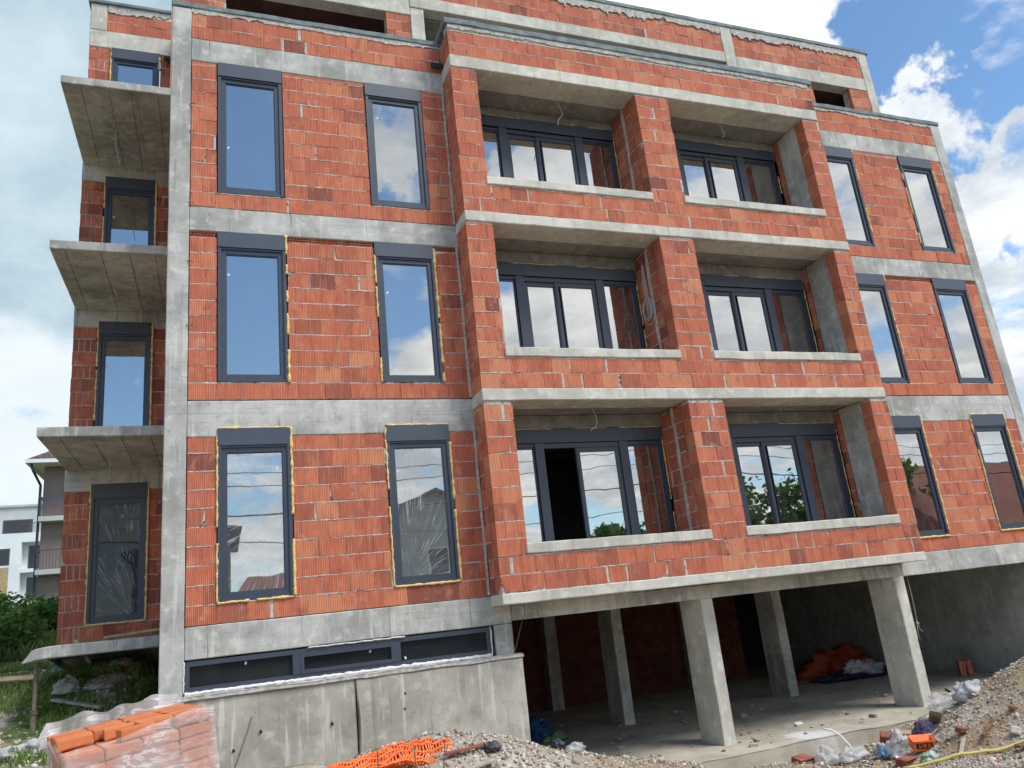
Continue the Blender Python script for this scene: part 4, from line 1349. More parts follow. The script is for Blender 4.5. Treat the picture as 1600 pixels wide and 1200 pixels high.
# stretch film
mb = MB()
r2 = random.Random(9)
Lx, Ly = 4 * bl + 0.012, 8 * bw_ + 0.012
per = []
N1, N2 = 40, 40
for i in range(N1 + 1): per.append((-.012 + Lx * i / N1, -.012, 0))
for i in range(1, N2 + 1): per.append((Lx - .006, -.012 + Ly * i / N2, 1))
for i in range(1, N1 + 1): per.append((Lx - .006 - (Lx) * i / N1, Ly - .006, 2))
for i in range(1, N2): per.append((-.012, Ly - .006 - Ly * i / N2, 3))
rows = 16
for k in range(rows + 1):
    for (a, b, s_) in per:
        t = k / rows
        top = 0.012 + 0.015 * noise.noise(Vector((a * 5, b * 5, 0)))
        if s_ == 0: top += 0.02 + 0.05 * sm(0.1, 0.75, a)
        if s_ == 3: top += 0.06 + 0.03 * noise.noise(Vector((b * 9, 1, 0)))
        if s_ == 2: top += 0.14 + 0.05 * noise.noise(Vector((a * 7, 2, 0)))
        if s_ == 1: top += 0.05
        z = top + (-7 * bh - top) * t
        dn = Vector((0, -1, 0)) if s_ == 0 else Vector((1, 0, 0)) if s_ == 1 else Vector((0, 1, 0)) if s_ == 2 else Vector((-1, 0, 0))
        w_ = 0.008 * noise.noise(Vector((a * 4 + z * 9, b * 4, z * 16))) + 0.006 * noise.noise(Vector((a * 16, b * 16, z * 5)))
        fl = (0.045 if s_ in (2, 3) else 0.012) * max(0, 1 - k / 3) * (0.6 + noise.noise(Vector((a * 9, b * 9, 5))))
        mb.v.append(tuple(pp(a + dn.x * (abs(w_) + .003 + fl), b + dn.y * (abs(w_) + .003 + fl), z)))
n_ = len(per)
for k in range(rows):
    for i in range(n_):
        i2 = (i + 1) % n_
        mb.face([k * n_ + i, k * n_ + i2, (k + 1) * n_ + i2, (k + 1) * n_ + i])
tag(mb.build('stretch_film', WRAP, None, True, origin=tuple(PO)), 'torn clear stretch film wrapped round the pallet of orange bricks', 'plastic film')


def crumple(name, label, cat, mat, c, size, seed, group=None, flat=0.5, n=18, fold=0.35):
    """crumpled sheet or bag: a wrinkled closed lump resting on the ground"""
    mb = MB()
    nu, nv = n * 2, n
    sx, sy, sz = size
    for j in range(nv + 1):
        th = math.pi * j / nv
        for i in range(nu):
            ph = 2 * math.pi * i / nu
            d = Vector((math.sin(th) * math.cos(ph), math.sin(th) * math.sin(ph), math.cos(th)))
            k = 1 + fold * 1.6 * noise.noise(d * 1.7 + Vector((seed, 0, 0))) + fold * (abs(noise.noise(d * 3.1 + Vector((0, seed, 0)))) * 1.5 + abs(noise.noise(d * 7.3 + Vector((seed, seed, 0)))) * 0.8)
            p = Vector((d.x * sx * k, d.y * sy * k, max(-0.25, d.z) * sz * k))
            mb.v.append((c[0] + p.x, c[1] + p.y, c[2] + p.z))
    for j in range(nv):
        for i in range(nu):
            a, b = j * nu + i, j * nu + (i + 1) % nu
            mb.face([a, b, b + nu, a + nu], 0, RND.random())
    o = mb.build(name, mat, None, n >= 16, origin=tuple(c))
    return tag(o, label, cat, group)


def lump(x, y, dz=0.0): return (x, y, gz(x, y) + dz)


def board(name, label, cat, mat, c, L_, w_, t_, yaw, pitch=0.0, roll=0.0, group=None, extra=None):
    R = Matrix.Rotation(yaw, 3, 'Z') @ Matrix.Rotation(pitch, 3, 'Y') @ Matrix.Rotation(roll, 3, 'X')
    mb = MB()
    mb.cbox(-L_ / 2, L_ / 2, -w_ / 2, w_ / 2, -t_ / 2, t_ / 2, step=max(0.06, L_ / 8), amp=min(0.004, t_ * 0.2), wear=min(0.005, t_ * 0.2))
    mb.v = [tuple(R @ Vector(p) + Vector(c)) for p in mb.v]
    o = mb.build(name, mat, None, False, origin=tuple(c))
    if extra:
        for (nm, mt, bx_) in extra:
            m2 = MB()
            m2.box(*bx_, R=R, at=c)
            m2.build(nm, mt, o)
    return tag(o, label, cat, group)


# ---- debris on the left bank
board('cardboard_box', 'flattened cardboard box with green print leaning on the grassy bank', 'cardboard', CARD, (-1.27, 3.3, gz(-1.27, 3.3) + 0.22), 0.55, 0.26, 0.03, 0.6, 1.0, 0.3,
      extra=[('printed_band', TEAL, (0.12, 0.22, -.131, .131, -.017, .017))])
board('cardboard_box', 'cardboard sheet with a green stripe lying behind the steel prop', 'cardboard', CARD, (-1.62, 3.2, gz(-1.62, 3.2) + 0.17), 0.6, 0.22, 0.03, 0.3, 0.65, 0.5,
      extra=[('printed_band', TEAL, (-0.05, 0.06, -.111, .111, -.017, .017))])
board('wooden_board', 'pale wooden board lying in the grass left of the prop', 'board', WOOD, (-2.25, 3.0, gz(-2.25, 3.0) + 0.16), 0.75, 0.12, 0.03, -0.1, 0.05, 0.5)
board('wooden_board', 'old timber board behind the wrapped bricks under the prop', 'board', WOODG, (-1.15, 2.0, gz(-1.15, 2.0) + 0.08), 0.8, 0.14, 0.04, -0.55, 0.2)
crumple('plastic_sheet', 'crumpled clear plastic sheet beside the steel prop on the bank', 'plastic sheet', BAG, lump(-1.38, 2.4, .1), (.16, .13, .13), 3)
crumple('plastic_sheet', 'white plastic scrap on the bank under the lowest balcony', 'plastic sheet', BAG, lump(-0.75, 3.2, .04), (.16, .12, .06), 5)
crumple('plastic_sheet', 'small white plastic scrap behind the wrapped bricks', 'plastic sheet', BAG, lump(-1.0, 2.5, .03), (.16, .1, .06), 8)
board('brick_piece', 'broken red brick lying on the bank under the balcony', 'brick piece', ORBRICK, (-0.62, 3.05, gz(-0.62, 3.05) + 0.04), 0.14, 0.1, 0.07, 0.4, 0.2)
# pale sheets at the left edge
mb = MB()
for j in range(15):
    for i in range(15):
        u, v = i / 14, j / 14
        x = -2.9 + 1.5 * u; y = -2.9 + 2.2 * v
        mb.v.append((x, y, max(gz(x, y), -1.35) + 0.10 + 0.08 * noise.noise(Vector((u * 3, v * 3, 4))) - 0.25 * max(0, u - 0.75)))
for j in range(14):
    for i in range(14):
        a = j * 15 + i
        mb.face([a, a + 1, a + 16, a + 15])
o = mb.build('fabric_sheet', SHEET, None, True, origin=(-2.2, -2.0, -1.4))
sol = o.modifiers.new('thickness', 'SOLIDIFY'); sol.thickness = 0.008
tag(o, 'dusty pale grey sheet spread over the rubble at the lower left', 'sheet')
board('cardboard_box', 'bent brown cardboard flap standing on the pale grey sheet', 'cardboard', CARD, (-1.52, -2.3, -1.12), 0.42, 0.36, 0.012, 0.5, 0.5, 0.6)
board('wooden_board', 'short pale board end on the rubble at the left edge', 'board', WOODG, (-1.98, 0.0, -0.99), 0.30, 0.12, 0.10, 0.15, 0.1)
for k, (x, y) in enumerate(((-1.75, 0.5), (-2.0, 0.9), (-1.45, 0.7))):
    crumple('torn_bag', ('torn pinkish sack on the rubble left of the prop', 'torn white sack at the left edge beside the prop', 'crumpled sack at the foot of the steel prop')[k], 'sack', (SHEET, CARD, SHEET)[k], lump(x, y, .02), (.13, .11, .08), 20 + k, fold=.5)

# ---- orange netting and things along the foot of the wall
mb = MB()
r = random.Random(12)
def net_z(u, v):
    return -1.40 + 0.05 * math.sin(u * 3.1) + 0.03 * noise.noise(Vector((u * 6, v * 5, 0))) + 0.05 * math.sin(v * 9 + u * 4) - 0.3 * abs(v - .5) ** 2
NU, NV = 44, 12
def net_p(i, j):
    u, v = i / NU, j / NV
    x = 1.45 + 1.2 * u + 0.02 * noise.noise(Vector((u * 12, v * 9, 3)))
    y = -4.15 + 0.45 * v + 0.28 * u
    return Vector((x, y, net_z(u, v) + 0.05 * u + 0.06 * abs(noise.noise(Vector((u * 9, v * 4, 7))))))
for j in range(NV + 1):
    for i in range(NU):
        mb.tube([net_p(i, j), net_p(i + 1, j)], 0.010 + r.uniform(0, .004), 4, caps=False)
for i in range(0, NU + 1, 1):
    for j in range(NV):
        mb.tube([net_p(i, j), net_p(min(NU, i + (j % 2)), j + 1)], 0.008, 4, caps=False)
tag(mb.build('safety_net', NETM, None, origin=(2.0, -3.9, -1.35)), 'bunched orange plastic safety netting lying on the rubble before the wall', 'safety net')
mb = MB()
mb.tube([(0.62, -4.4, -1.62), (0.93, -3.2, -1.02), (0.98, -2.95, -0.92)], 0.008, 6)
mb.v = [tuple(v) for v in mb.v]
tag(mb.build('steel_rod', RUST, None, origin=(0.9, -3.2, -1.5)), 'rusty reinforcing rod leaning out in front of the concrete wall', 'rod')
for k, (x0, x1) in enumerate(((1.9, 1.92), (2.2, 2.23), (2.42, 2.5))):
    mb = MB(); mb.tube([(x0, -4.25, -1.5), (x1, -4.1, -1.22)], 0.006, 5)
    tag(mb.build('steel_rod', RUST, None, origin=(x0, -4.25, -1.5)), 'thin rusty rod sticking up through the orange netting', 'rod', 'rods in the orange netting')
board('wooden_board', 'long pale board lying on the gravel below the orange netting', 'board', WOODG, (2.52, -4.25, gz(2.52, -4.25) + 0.045), 0.75, 0.09, 0.025, 0.14, -0.13)
board('roof_tile', 'red clay strip lying beside the pale board on the gravel', 'tile', ROOFRED, (2.72, -3.95, gz(2.72, -3.95) + 0.04), 0.4, 0.06, 0.025, 0.1, -0.05)
crumple('red_cloth', 'crumpled dark red rag on the gravel before the pale board', 'rag', ROOFRED, lump(2.45, -4.5, .02), (.07, .05, .04), 40)
crumple('plastic_bag', 'dark grey plastic scrap at the end of the pale board', 'plastic bag', PVC, lump(2.95, -3.95, .02), (.06, .05, .05), 41)
crumple('plastic_bag', 'white and black plastic bag on top of the gravel mound', 'plastic bag', BAG, lump(3.92, -3.55, .03), (.08, .06, .05), 42)
crumple('plastic_bag', 'small dark bag beside the white one on the gravel mound', 'plastic bag', DKTARP, lump(3.74, -3.55, .03), (.05, .05, .05), 43)

# ---- litter at the right, between floor edge and gravel heap
LG = 'litter beside the right garage column'
def carton(label, x, y, dz, yaw, mat, s, lid=True):
    c = (x, y, gz(x, y) + dz)
    t = thing('carton', label, 'carton', c)
    R = Matrix.Rotation(yaw, 3, 'Z') @ Matrix.Rotation(0.25, 3, 'X')
    a, b, h = s
    mb = MB()
    for q in ((-a, a, -b, -b + .01, 0, h), (-a, a, b - .01, b, 0, h), (-a, -a + .01, -b + .01, b - .01, 0, h), (a - .01, a, -b + .01, b - .01, 0, h), (-a + .01, a - .01, -b + .01, b - .01, 0, .01)):
        mb.box(*q, R=R, at=c)
    mb.build('body', mat, t)
    mb = MB()
    R2 = R @ Matrix.Rotation(0.6, 3, 'X')
    mb.box(-a, a, -b * 1.6, -.0, 0, .008, R=R2, at=Vector(c) + R @ Vector((0, b, h)))
    mb.build('flap', mat, t)
    mb = MB()
    R3 = R
    mb.box(-a * .75, a * .75, -b - .004, -b - .001, h * .25, h * .8, R=R3, at=c)
    mb.build('printed_panel', BLACK, t)
    mb = MB()
    yl = (-b - .007, -b - .0045)
    z0, z1, zm, tk = h * .36, h * .70, h * .53, a * .07
    for q, ch in enumerate('USD'):
        xa = -a * .55 + q * a * .42; xb = xa + a * .28
        segs = {'U': [(xa, xa + tk, z0, z1), (xb - tk, xb, z0, z1), (xa + tk, xb - tk, z0, z0 + tk)],
                'S': [(xa, xb, z0, z0 + tk), (xa, xb, zm - tk / 2, zm + tk / 2), (xa, xb, z1 - tk, z1), (xa, xa + tk, zm + tk / 2, z1 - tk), (xb - tk, xb, z0 + tk, zm - tk / 2)],
                'D': [(xa, xa + tk, z0, z1), (xa + tk, xb - tk, z0, z0 + tk), (xa + tk, xb - tk, z1 - tk, z1), (xb - tk, xb, z0 + tk, z1 - tk)]}[ch]
        for (p0, p1, q0, q1) in segs: mb.box(p0, p1, *yl, q0, q1, R=R3, at=c)
    mb.build('lettering', NETM, t)
    return t


carton('orange carton with a black printed panel among the litter', 9.62, -2.12, 0.02, -0.5, NETM, (.14, .10, .13))
crumple('plastic_bag', 'large clear plastic bag slumped left of the orange carton', 'plastic bag', BAG, lump(9.55, -1.80, .08), (.12, .10, .19), 50, fold=.45)
crumple('plastic_bag', 'pile of white film at the foot of the right column', 'plastic bag', BAG, lump(10.9, -1.55, .05), (.26, .20, .12), 51, fold=.5)
crumple('plastic_bag', 'greenish white bag on the edge of the gravel heap', 'plastic bag', SHEET, lump(10.85, -1.95, .02), (.16, .14, .14), 52, fold=.5)
crumple('plastic_bag', 'crumpled white bag in the trench below the floor edge', 'plastic bag', BAG, lump(9.15, -1.25, .06), (.19, .13, .09), 53, fold=.45)
crumple('plastic_bag', 'white plastic sheet at the left end of the trench litter', 'plastic bag', BAG, lump(8.78, -1.15, .05), (.13, .11, .11), 54, fold=.5)
crumple('plastic_bag', 'blue and white bag between the white bags in the trench', 'plastic bag', SHEET, lump(9.5, -1.6, .05), (.13, .10, .10), 55, fold=.5)
crumple('plastic_bag', 'small bright blue bag on the white litter', 'plastic bag', M_noise('blue_plastic', (.08, .22, .48), (.2, .4, .65), 9, .4), lump(9.38, -1.62, .09), (.05, .05, .06), 56)
crumple('work_jacket', 'dark purple cloth behind the orange carton', 'cloth', M_noise('purple_cloth', (.06, .045, .09), (.09, .07, .13), 9, .8), lump(10.05, -1.85, .04), (.18, .11, .1), 57)
board('wooden_board', 'wide brown board leaning against the white film near the column', 'board', WOODG, (10.25, -1.85, gz(10.25, -1.85) + .10), 0.42, 0.16, 0.03, 0.9, 0.45, 0.3)
board('wooden_board', 'short tan board lying behind the clear bag', 'board', WOOD, (9.98, -1.45, gz(9.98, -1.45) + .12), 0.34, 0.11, 0.04, -0.3, 0.15, 0.4)
board('hollow_brick', 'orange hollow brick half standing by the clear bag', 'brick', ROOFRED, (9.72, -1.35, gz(9.72, -1.35) + .12), 0.24, 0.13, 0.13, 1.1, 1.0, 0.3)
board('wooden_board', 'grey weathered stick lying in front of the gravel heap', 'board', WOODG, (9.65, -2.75, gz(9.65, -2.75) + .05), 0.42, 0.05, 0.03, 0.55, -0.3)
board('wooden_board', 'dark narrow plank lying on the slope of the gravel heap', 'board', BROWNW, (10.05, -2.85, gz(10.05, -2.85) + .05), 0.48, 0.05, 0.03, 0.35, -0.25)
board('wooden_board', 'brown plank on the gravel above the yellow hose', 'board', BROWNW, (9.95, -3.55, gz(9.95, -3.55) + .03), 0.55, 0.09, 0.04, -0.15, -0.12)
board('brick_piece', 'pale broken block on the gravel heap above the brown plank', 'brick piece', CONC_L, (10.1, -3.2, gz(10.1, -3.2) + .05), 0.18, 0.11, 0.09, 0.7, 0.4, 0.3)
board('brick_piece', 'flat red brick fragment at the foot of the gravel heap', 'brick piece', OLDCLAY, (9.92, -2.55, gz(9.92, -2.55) + .05), 0.16, 0.1, 0.07, 0.2, 0.2, 0.2)
board('brick_piece', 'small red brick fragment high on the gravel heap', 'brick piece', OLDCLAY, (10.45, -2.95, gz(10.45, -2.95) + .03), 0.12, 0.07, 0.05, 0.5, 0.1, 0.2)
crumple('plastic_bottle', 'crushed green plastic bottle in front of the orange carton', 'bottle', M_noise('green_plastic', (.12, .22, .12), (.40, .48, .42), 14, .4), lump(9.38, -2.45, .03), (.12, .07, .06), 58)




def hollow_block(label, c, yaw, pitch, s=(.15, .1, .06)):
    t = MB()
    R = Matrix.Rotation(yaw, 3, 'Z') @ Matrix.Rotation(pitch, 3, 'X')
    a, b, h = s
    n = 4
    for k in range(n + 1):
        x = -a + 2 * a * k / n
        t.box(x - .006, x + .006, -b, b, -h, h, R=R, at=c)
    for z in (-h, 0, h):
        t.box(-a, a, -b, b, z - .005, z + .005, R=R, at=c, tint=.4)
    o = t.build('hollow_brick', OLDCLAY, None, origin=tuple(c))
    return tag(o, label, 'brick')


hollow_block('broken hollow red brick in the trench at the left of the litter', lump(8.52, -0.98, .03), 0.15, 0.2, (.13, .09, .045))
hollow_block('dark red hollow brick showing its cells below the litter', lump(9.28, -2.15, .02), 0.25, 0.1, (.15, .08, .045))
# flexible hoses
mb = MB()
pts = []
for k in range(26):
    t = k / 25
    x = 8.9 + 1.75 * t; y = -2.45 - 1.75 * t
    pts.append((x, y, gz(x, y) + 0.045 + 0.01 * math.sin(t * 9)))
mb.tube(pts, 0.02, 8)
tag(mb.build('yellow_hose', YEL, None, True, origin=pts[0]), 'pale yellow hose lying across the gravel at the lower right', 'hose')
mb = MB()
mb.tube([(8.95, -1.02, -2.36), (9.05, -1.05, -2.38), (9.16, -1.1, -2.47), (9.22, -1.18, -2.60), (9.24, -1.25, -2.72)], 0.014, 6)
tag(mb.build('white_pipe', WHITE, None, True, origin=(9.2, -1.2, -2.7)), 'bent white plastic conduit sticking out of the trench litter', 'pipe')

r = random.Random(31)
mb = MB()
for k in range(230):
    x, y = r.gauss(9.75, .55), r.gauss(-1.75, .42)
    if r.random() < .35: x, y = r.uniform(8.4, 10.8), r.uniform(-1.3, -0.85)
    if y > -0.8: continue
    s_ = r.uniform(.012, .05)
    R = Matrix.Rotation(r.uniform(0, 6), 3, 'Z') @ Matrix.Rotation(r.uniform(-.6, .6), 3, 'X')
    c = Vector((x, y, gz(x, y) + .015))
    b = len(mb.v)
    for (u, v) in ((-1, -.6), (0, -.7), (1, -.5), (-1, .5), (0, .7), (1, .6)):
        mb.v.append(tuple(c + R @ Vector((u * s_, v * s_, abs(u) * s_ * r.uniform(0, .6)))))
    t_ = r.choice((0.66, .95, .98, 1, .6, .3, .91))
    mb.face([b, b + 1, b + 4, b + 3], 0, t_); mb.face([b + 1, b + 2, b + 5, b + 4], 0, t_)
setting(mb.build('litter_scraps', STONE), 'stuff')

# ---- inside the garage
crumple('clothes_heap', 'heap of dark blue work clothes on the garage floor by the wall end', 'clothes', BLUECL, (6.1, 3.3, GZ + .1), (.26, .25, .22), 60, fold=.5)
crumple('clothes_heap', 'small green and yellow cloth beside the blue clothes', 'clothes', TEALCL, (6.32, 3.0, GZ + .04), (.18, .14, .09), 61, fold=.5)
crumple('clothes_heap', 'pale cloth lying on the blue clothes', 'clothes', SHEET, (6.25, 3.5, GZ + .24), (.12, .1, .07), 62)
crumple('tarpaulin', 'bright orange tarpaulin heaped at the back of the garage', 'tarpaulin', ORTARP, (14.75, 5.0, GZ + .06), (.80, .45, .34), 63, fold=.5, n=16)
crumple('tarpaulin', 'black plastic sheet in front of the orange tarpaulin', 'tarpaulin', DKTARP, (14.6, 4.2, GZ + .02), (.80, .3, .12), 64, fold=.5, n=14)
crumple('tarpaulin', 'grey plastic fold on the black sheet in the garage', 'tarpaulin', SHEET, (14.6, 4.1, GZ + .10), (.36, .14, .17), 65, fold=.6)
for k, (dx, rr) in enumerate(((0, .05), (.10, -.05))):
    board('clay_block', ('red clay block standing on end by the garage side wall', 'second red clay block leaning on the one by the side wall')[k], 'brick', BRICK, (15.35 + dx * 1.6, 2.1 - dx * .3, GZ + .16), 0.12, 0.2, 0.30, -0.6, rr)
mb = MB()
mb.tube([(13.0, .55, GZ + .03), (13.15, .5, GZ + .015), (13.4, .7, GZ + .015), (13.7, 1.1, GZ + .015)], 0.014, 6)
tag(mb.build('black_pipe', PVC, None, True, origin=(13.2, .6, GZ)), 'piece of black pipe lying on the garage floor', 'pipe')
# crumbs on the slab
r = random.Random(77)
mb = MB()
for k in range(260):
    x, y = r.uniform(6, 15.5), abs(r.gauss(0, 3)) - 0.4
    s_ = r.uniform(.008, .03) * (1 + (r.random() < .1) * 1.2)
    R = Matrix.Rotation(r.uniform(0, 6), 3, 'Z') @ Matrix.Rotation(r.uniform(-.4, .4), 3, 'X')
    mb.box(-s_, s_, -s_ * r.uniform(.4, 1), s_ * .7, -s_ * .3, s_ * .5, R=R, at=(x, y, GZ + s_ * .3), tint=r.random())
setting(mb.build('mortar_crumbs', STONE), 'stuff')

# ------------------------------------------------------------------ gravel stones
def ico():
    t = (1 + 5 ** .5) / 2
    v = np.array([(-1, t, 0), (1, t, 0), (-1, -t, 0), (1, -t, 0), (0, -1, t), (0, 1, t), (0, -1, -t), (0, 1, -t), (t, 0, -1), (t, 0, 1), (-t, 0, -1), (-t, 0, 1)], float)
    v /= np.linalg.norm(v[0])
    f = np.array([(0, 11, 5), (0, 5, 1), (0, 1, 7), (0, 7, 10), (0, 10, 11), (1, 5, 9), (5, 11, 4), (11, 10, 2), (10, 7, 6), (7, 1, 8), (3, 9, 4), (3, 4, 2), (3, 2, 6), (3, 6, 8), (3, 8, 9), (4, 9, 5), (2, 4, 11), (6, 2, 10), (8, 6, 7), (9, 8, 1)])
    return v, f


def scatter_stones(name, regions, seed, mat, kind='stuff'):
    rg = np.random.default_rng(seed)
    iv, if_ = ico()
    V, F, T = [], [], []
    off = 0
    for (x0, x1, y0, y1, count, smin, smax, cond) in regions:
        for _ in range(count):
            x, y = rg.uniform(x0, x1), rg.uniform(y0, y1)
            if cond and not cond(x, y): continue
            s_ = smin + (smax - smin) * rg.random() ** 3
            q = rg.normal(size=(3, 3)); q, _r = np.linalg.qr(q)
            sc = np.array([1, rg.uniform(.6, 1), rg.uniform(.4, .8)]) * s_
            vv = (iv * (1 + rg.uniform(-.22, .22, (12, 1)))) * sc @ q.T
            z = ground_z(x, y) + s_ * 0.15
            V.append(vv + (x, y, z)); F.append(if_ + off); off += 12
            T.append(np.full(20, rg.random()))
    V = np.concatenate(V); F = np.concatenate(F); T = np.concatenate(T)
    me = bpy.data.meshes.new(name)
    me.vertices.add(len(V)); me.vertices.foreach_set('co', V.ravel())
    me.loops.add(F.size); me.loops.foreach_set('vertex_index', F.ravel())
    me.polygons.add(len(F)); me.polygons.foreach_set('loop_start', np.arange(0, F.size, 3))
    me.update(calc_edges=True)
    me.materials.append(mat)
    at = me.attributes.new('tint', 'FLOAT', 'FACE'); at.data.foreach_set('value', T)
    o = bpy.data.objects.new(name, me); COL.objects.link(o)
    return setting(o, kind)


scatter_stones('gravel', [
    (1.3, 6.8, -5.6, -2.0, 26000, .004, .024, None),
    (6.2, 12.5, -5.5, -0.75, 27000, .005, .026, None),
    (2.0, 6.0, -5.0, -2.2, 170, .02, .05, None),
    (7.5, 11.8, -4.8, -1.0, 230, .02, .06, None),
    (-2.6, 0.0, 0.2, 7.0, 3000, .008, .04, lambda x, y: noise.noise(Vector((x * .9, y * .9, 3))) > -0.12 or x > -.5),
    (-3.2, -0.8, -3.5, 0.8, 4500, .008, .045, None),
], 4, STONE)
scatter_stones('brick_rubble', [
    (1.8, 6.2, -4.8, -2.2, 190, .010, .036, None),
    (7.5, 11.0, -4.6, -1.0, 120, .012, .045, None),
    (-2.5, -0.1, 1.0, 6.0, 60, .015, .05, None),
    (-3.0, -0.8, -3.5, 1.2, 120, .015, .05, None),
], 8, M_noise('rubble_clay', (0.30, 0.10, 0.06), (0.46, 0.20, 0.12), 3, 0.9))

# ------------------------------------------------------------------ plants
def leaves(mb, c, rad, n, size, r, lean=0.3, shell=0.55):
    lumps = []
    for k in range(max(5, int(9))):
        d = Vector((r.gauss(0, 1), r.gauss(0, 1), r.gauss(0, .9))).normalized()
        lumps.append((Vector((c[0] + d.x * rad[0] * .62, c[1] + d.y * rad[1] * .62, c[2] + d.z * rad[2] * .62)), r.uniform(.32, .55), r.uniform(-.22, .22)))
    for k in range(n):
        lc, lr, lt = r.choice(lumps)
        d = Vector((r.gauss(0, 1), r.gauss(0, 1), r.gauss(0, 1))).normalized() * (shell + (1 - shell) * r.random())
        p = lc + Vector((d.x * rad[0] * lr, d.y * rad[1] * lr, d.z * rad[2] * lr)) + Vector((r.gauss(0, .05), r.gauss(0, .05), r.gauss(0, .05))) * rad[0]
        u = Vector((r.gauss(0, 1), r.gauss(0, 1), r.gauss(0, .6))).normalized()
        v = u.cross(Vector((r.gauss(0, 1), r.gauss(0, 1), r.gauss(0, 1)))).normalized()
        s_ = size * r.uniform(.6, 1.4)
        b = len(mb.v)
        mb.v += [tuple(p - u * s_), tuple(p + v * s_ * .5), tuple(p + u * s_), tuple(p - v * s_ * .5)]
        mb.face([b, b + 1, b + 2, b + 3], 0, min(1, max(0, 0.5 + lt + r.uniform(-.25, .25))))


def bush(label, x, y, w_, h, n, mat, size=0.07, seed=0, group=None, name='bush', cat='bush'):
    r = random.Random(seed)
    z = gz(x, y)
    t = thing(name, label, cat, (x, y, z), group)
    mb = MB()
    leaves(mb, (x, y, z + h * .52), (w_ / 2, w_ / 2, h / 2), n, size, r)
    mb.build('foliage', mat, t)
    mb = MB()
    for k in range(5):
        a = r.uniform(0, 6.28)
        mb.tube([(x, y, z - .05), (x + .15 * w_ * math.cos(a), y + .15 * w_ * math.sin(a), z + h * .35), (x + .3 * w_ * math.cos(a), y + .3 * w_ * math.sin(a), z + h * .7)], [.03, .02, .008], 5)
    mb.build('stem', BARK, t)
    return t


def tree(label, x, y, h, cw, mat, seed, n=5000, size=.14, group=None, trunk_h=0.35):
    r = random.Random(seed)
    z = gz(x, y)
    t = thing('tree', label, 'tree', (x, y, z), group)
    mb = MB()
    top = Vector((x + r.uniform(-.3, .3), y, z + h * .62))
    mb.tube([(x, y, z - .2), (x + .05, y, z + h * trunk_h), tuple(top)], [h * .028, h * .02, h * .008], 8)
    for k in range(7):
        a = k * 2.4; zz_ = z + h * r.uniform(trunk_h * .8, .6)
        mb.tube([(x, y, zz_), (x + math.cos(a) * cw * .2, y + math.sin(a) * cw * .2, zz_ + h * .1), (x + math.cos(a) * cw * .38, y + math.sin(a) * cw * .38, zz_ + h * .2)], [h * .012, h * .008, h * .003], 6)
    mb.build('trunk', BARK, t)
    mb = MB()
    leaves(mb, (x, y, z + h * (.5 + trunk_h * .5)), (cw / 2, cw / 2, h * (1 - trunk_h) / 2), n, size, r, shell=.3)
    mb.build('crown', mat, t)
    return t


GB = 'bushes on the slope behind the left wing'
for k, (x, y, w_, h, n, mt, lab) in enumerate([
    (-6.2, 18.0, 2.4, 1.5, 2600, LEAF, 'dark green bush at the left edge below the white house'),
    (-4.75, 18.5, 1.6, 1.35, 1700, LEAF2, 'bright green bush beside the brown house balconies'),
    (-3.7, 17.5, 1.5, 1.5, 1300, LEAF2, 'light green shrub close to the brick left wing'),
    (-5.0, 15.0, 2.0, 1.6, 1600, LEAF, 'dark shrub on the slope in front of the net fence'),
    (-3.2, 12.2, 1.5, 1.2, 1300, LEAF, 'low dark shrub against the foot of the left wing'),
    (-6.8, 15.5, 2.4, 2.2, 1700, LEAF, 'dark leafy bush cut off by the left picture edge'),
    (-3.9, 10.2, 1.4, 0.8, 900, LEAF2, 'low weedy shrub in the grass on the slope'),
    (-3.3, 9.0, 1.3, 1.15, 1300, LEAF2, 'bright leafy shrub beside the foot of the brick left wing'),
    (-4.9, 12.5, 1.7, 1.3, 1500, LEAF2, 'broad bright green shrub on the grassy slope at the left'),
    (-3.9, 7.2, 1.1, 0.75, 900, LEAF, 'small dark shrub behind the wooden board on the bank'),
]):
    bush(lab, x, y, w_, h, n, mt, 0.075, 300 + k, GB)

# fence of dark netting
F = thing('net_fence', 'dark netting fence between posts behind the bushes', 'fence', (-5.2, 21.5, gz(-5.2, 21.5)))
zf_ = gz(-5, 21.5)
mb = MB()
n_ = 40
for k in range(n_ + 1):
    x = -9.5 + 7.5 * k / n_
    y = 21.5 + 0.08 * noise.noise(Vector((x * 2, 0, 0)))
    mb.v += [(x, y, zf_ - .3), (x, y + .015, zf_ + 1.25 + .06 * noise.noise(Vector((x * 1.5, 3, 0)))), (x, y + .02, zf_ + 1.25 + .06 * noise.noise(Vector((x * 1.5, 3, 0)))), (x, y + .03, zf_ - .3)]
for k in range(n_):
    a = k * 4
    for q in range(3): mb.face([a + q, a + 4 + q, a + 5 + q, a + 1 + q])
mb.build('net', NETF, F)
for x in (-9.0, -7.0, -5.0, -3.0):
    mb = MB(); mb.tube([(x, 21.6, zf_ - .3), (x, 21.6, zf_ + 1.4)], 0.035, 8); mb.build('post', PROPM, F)


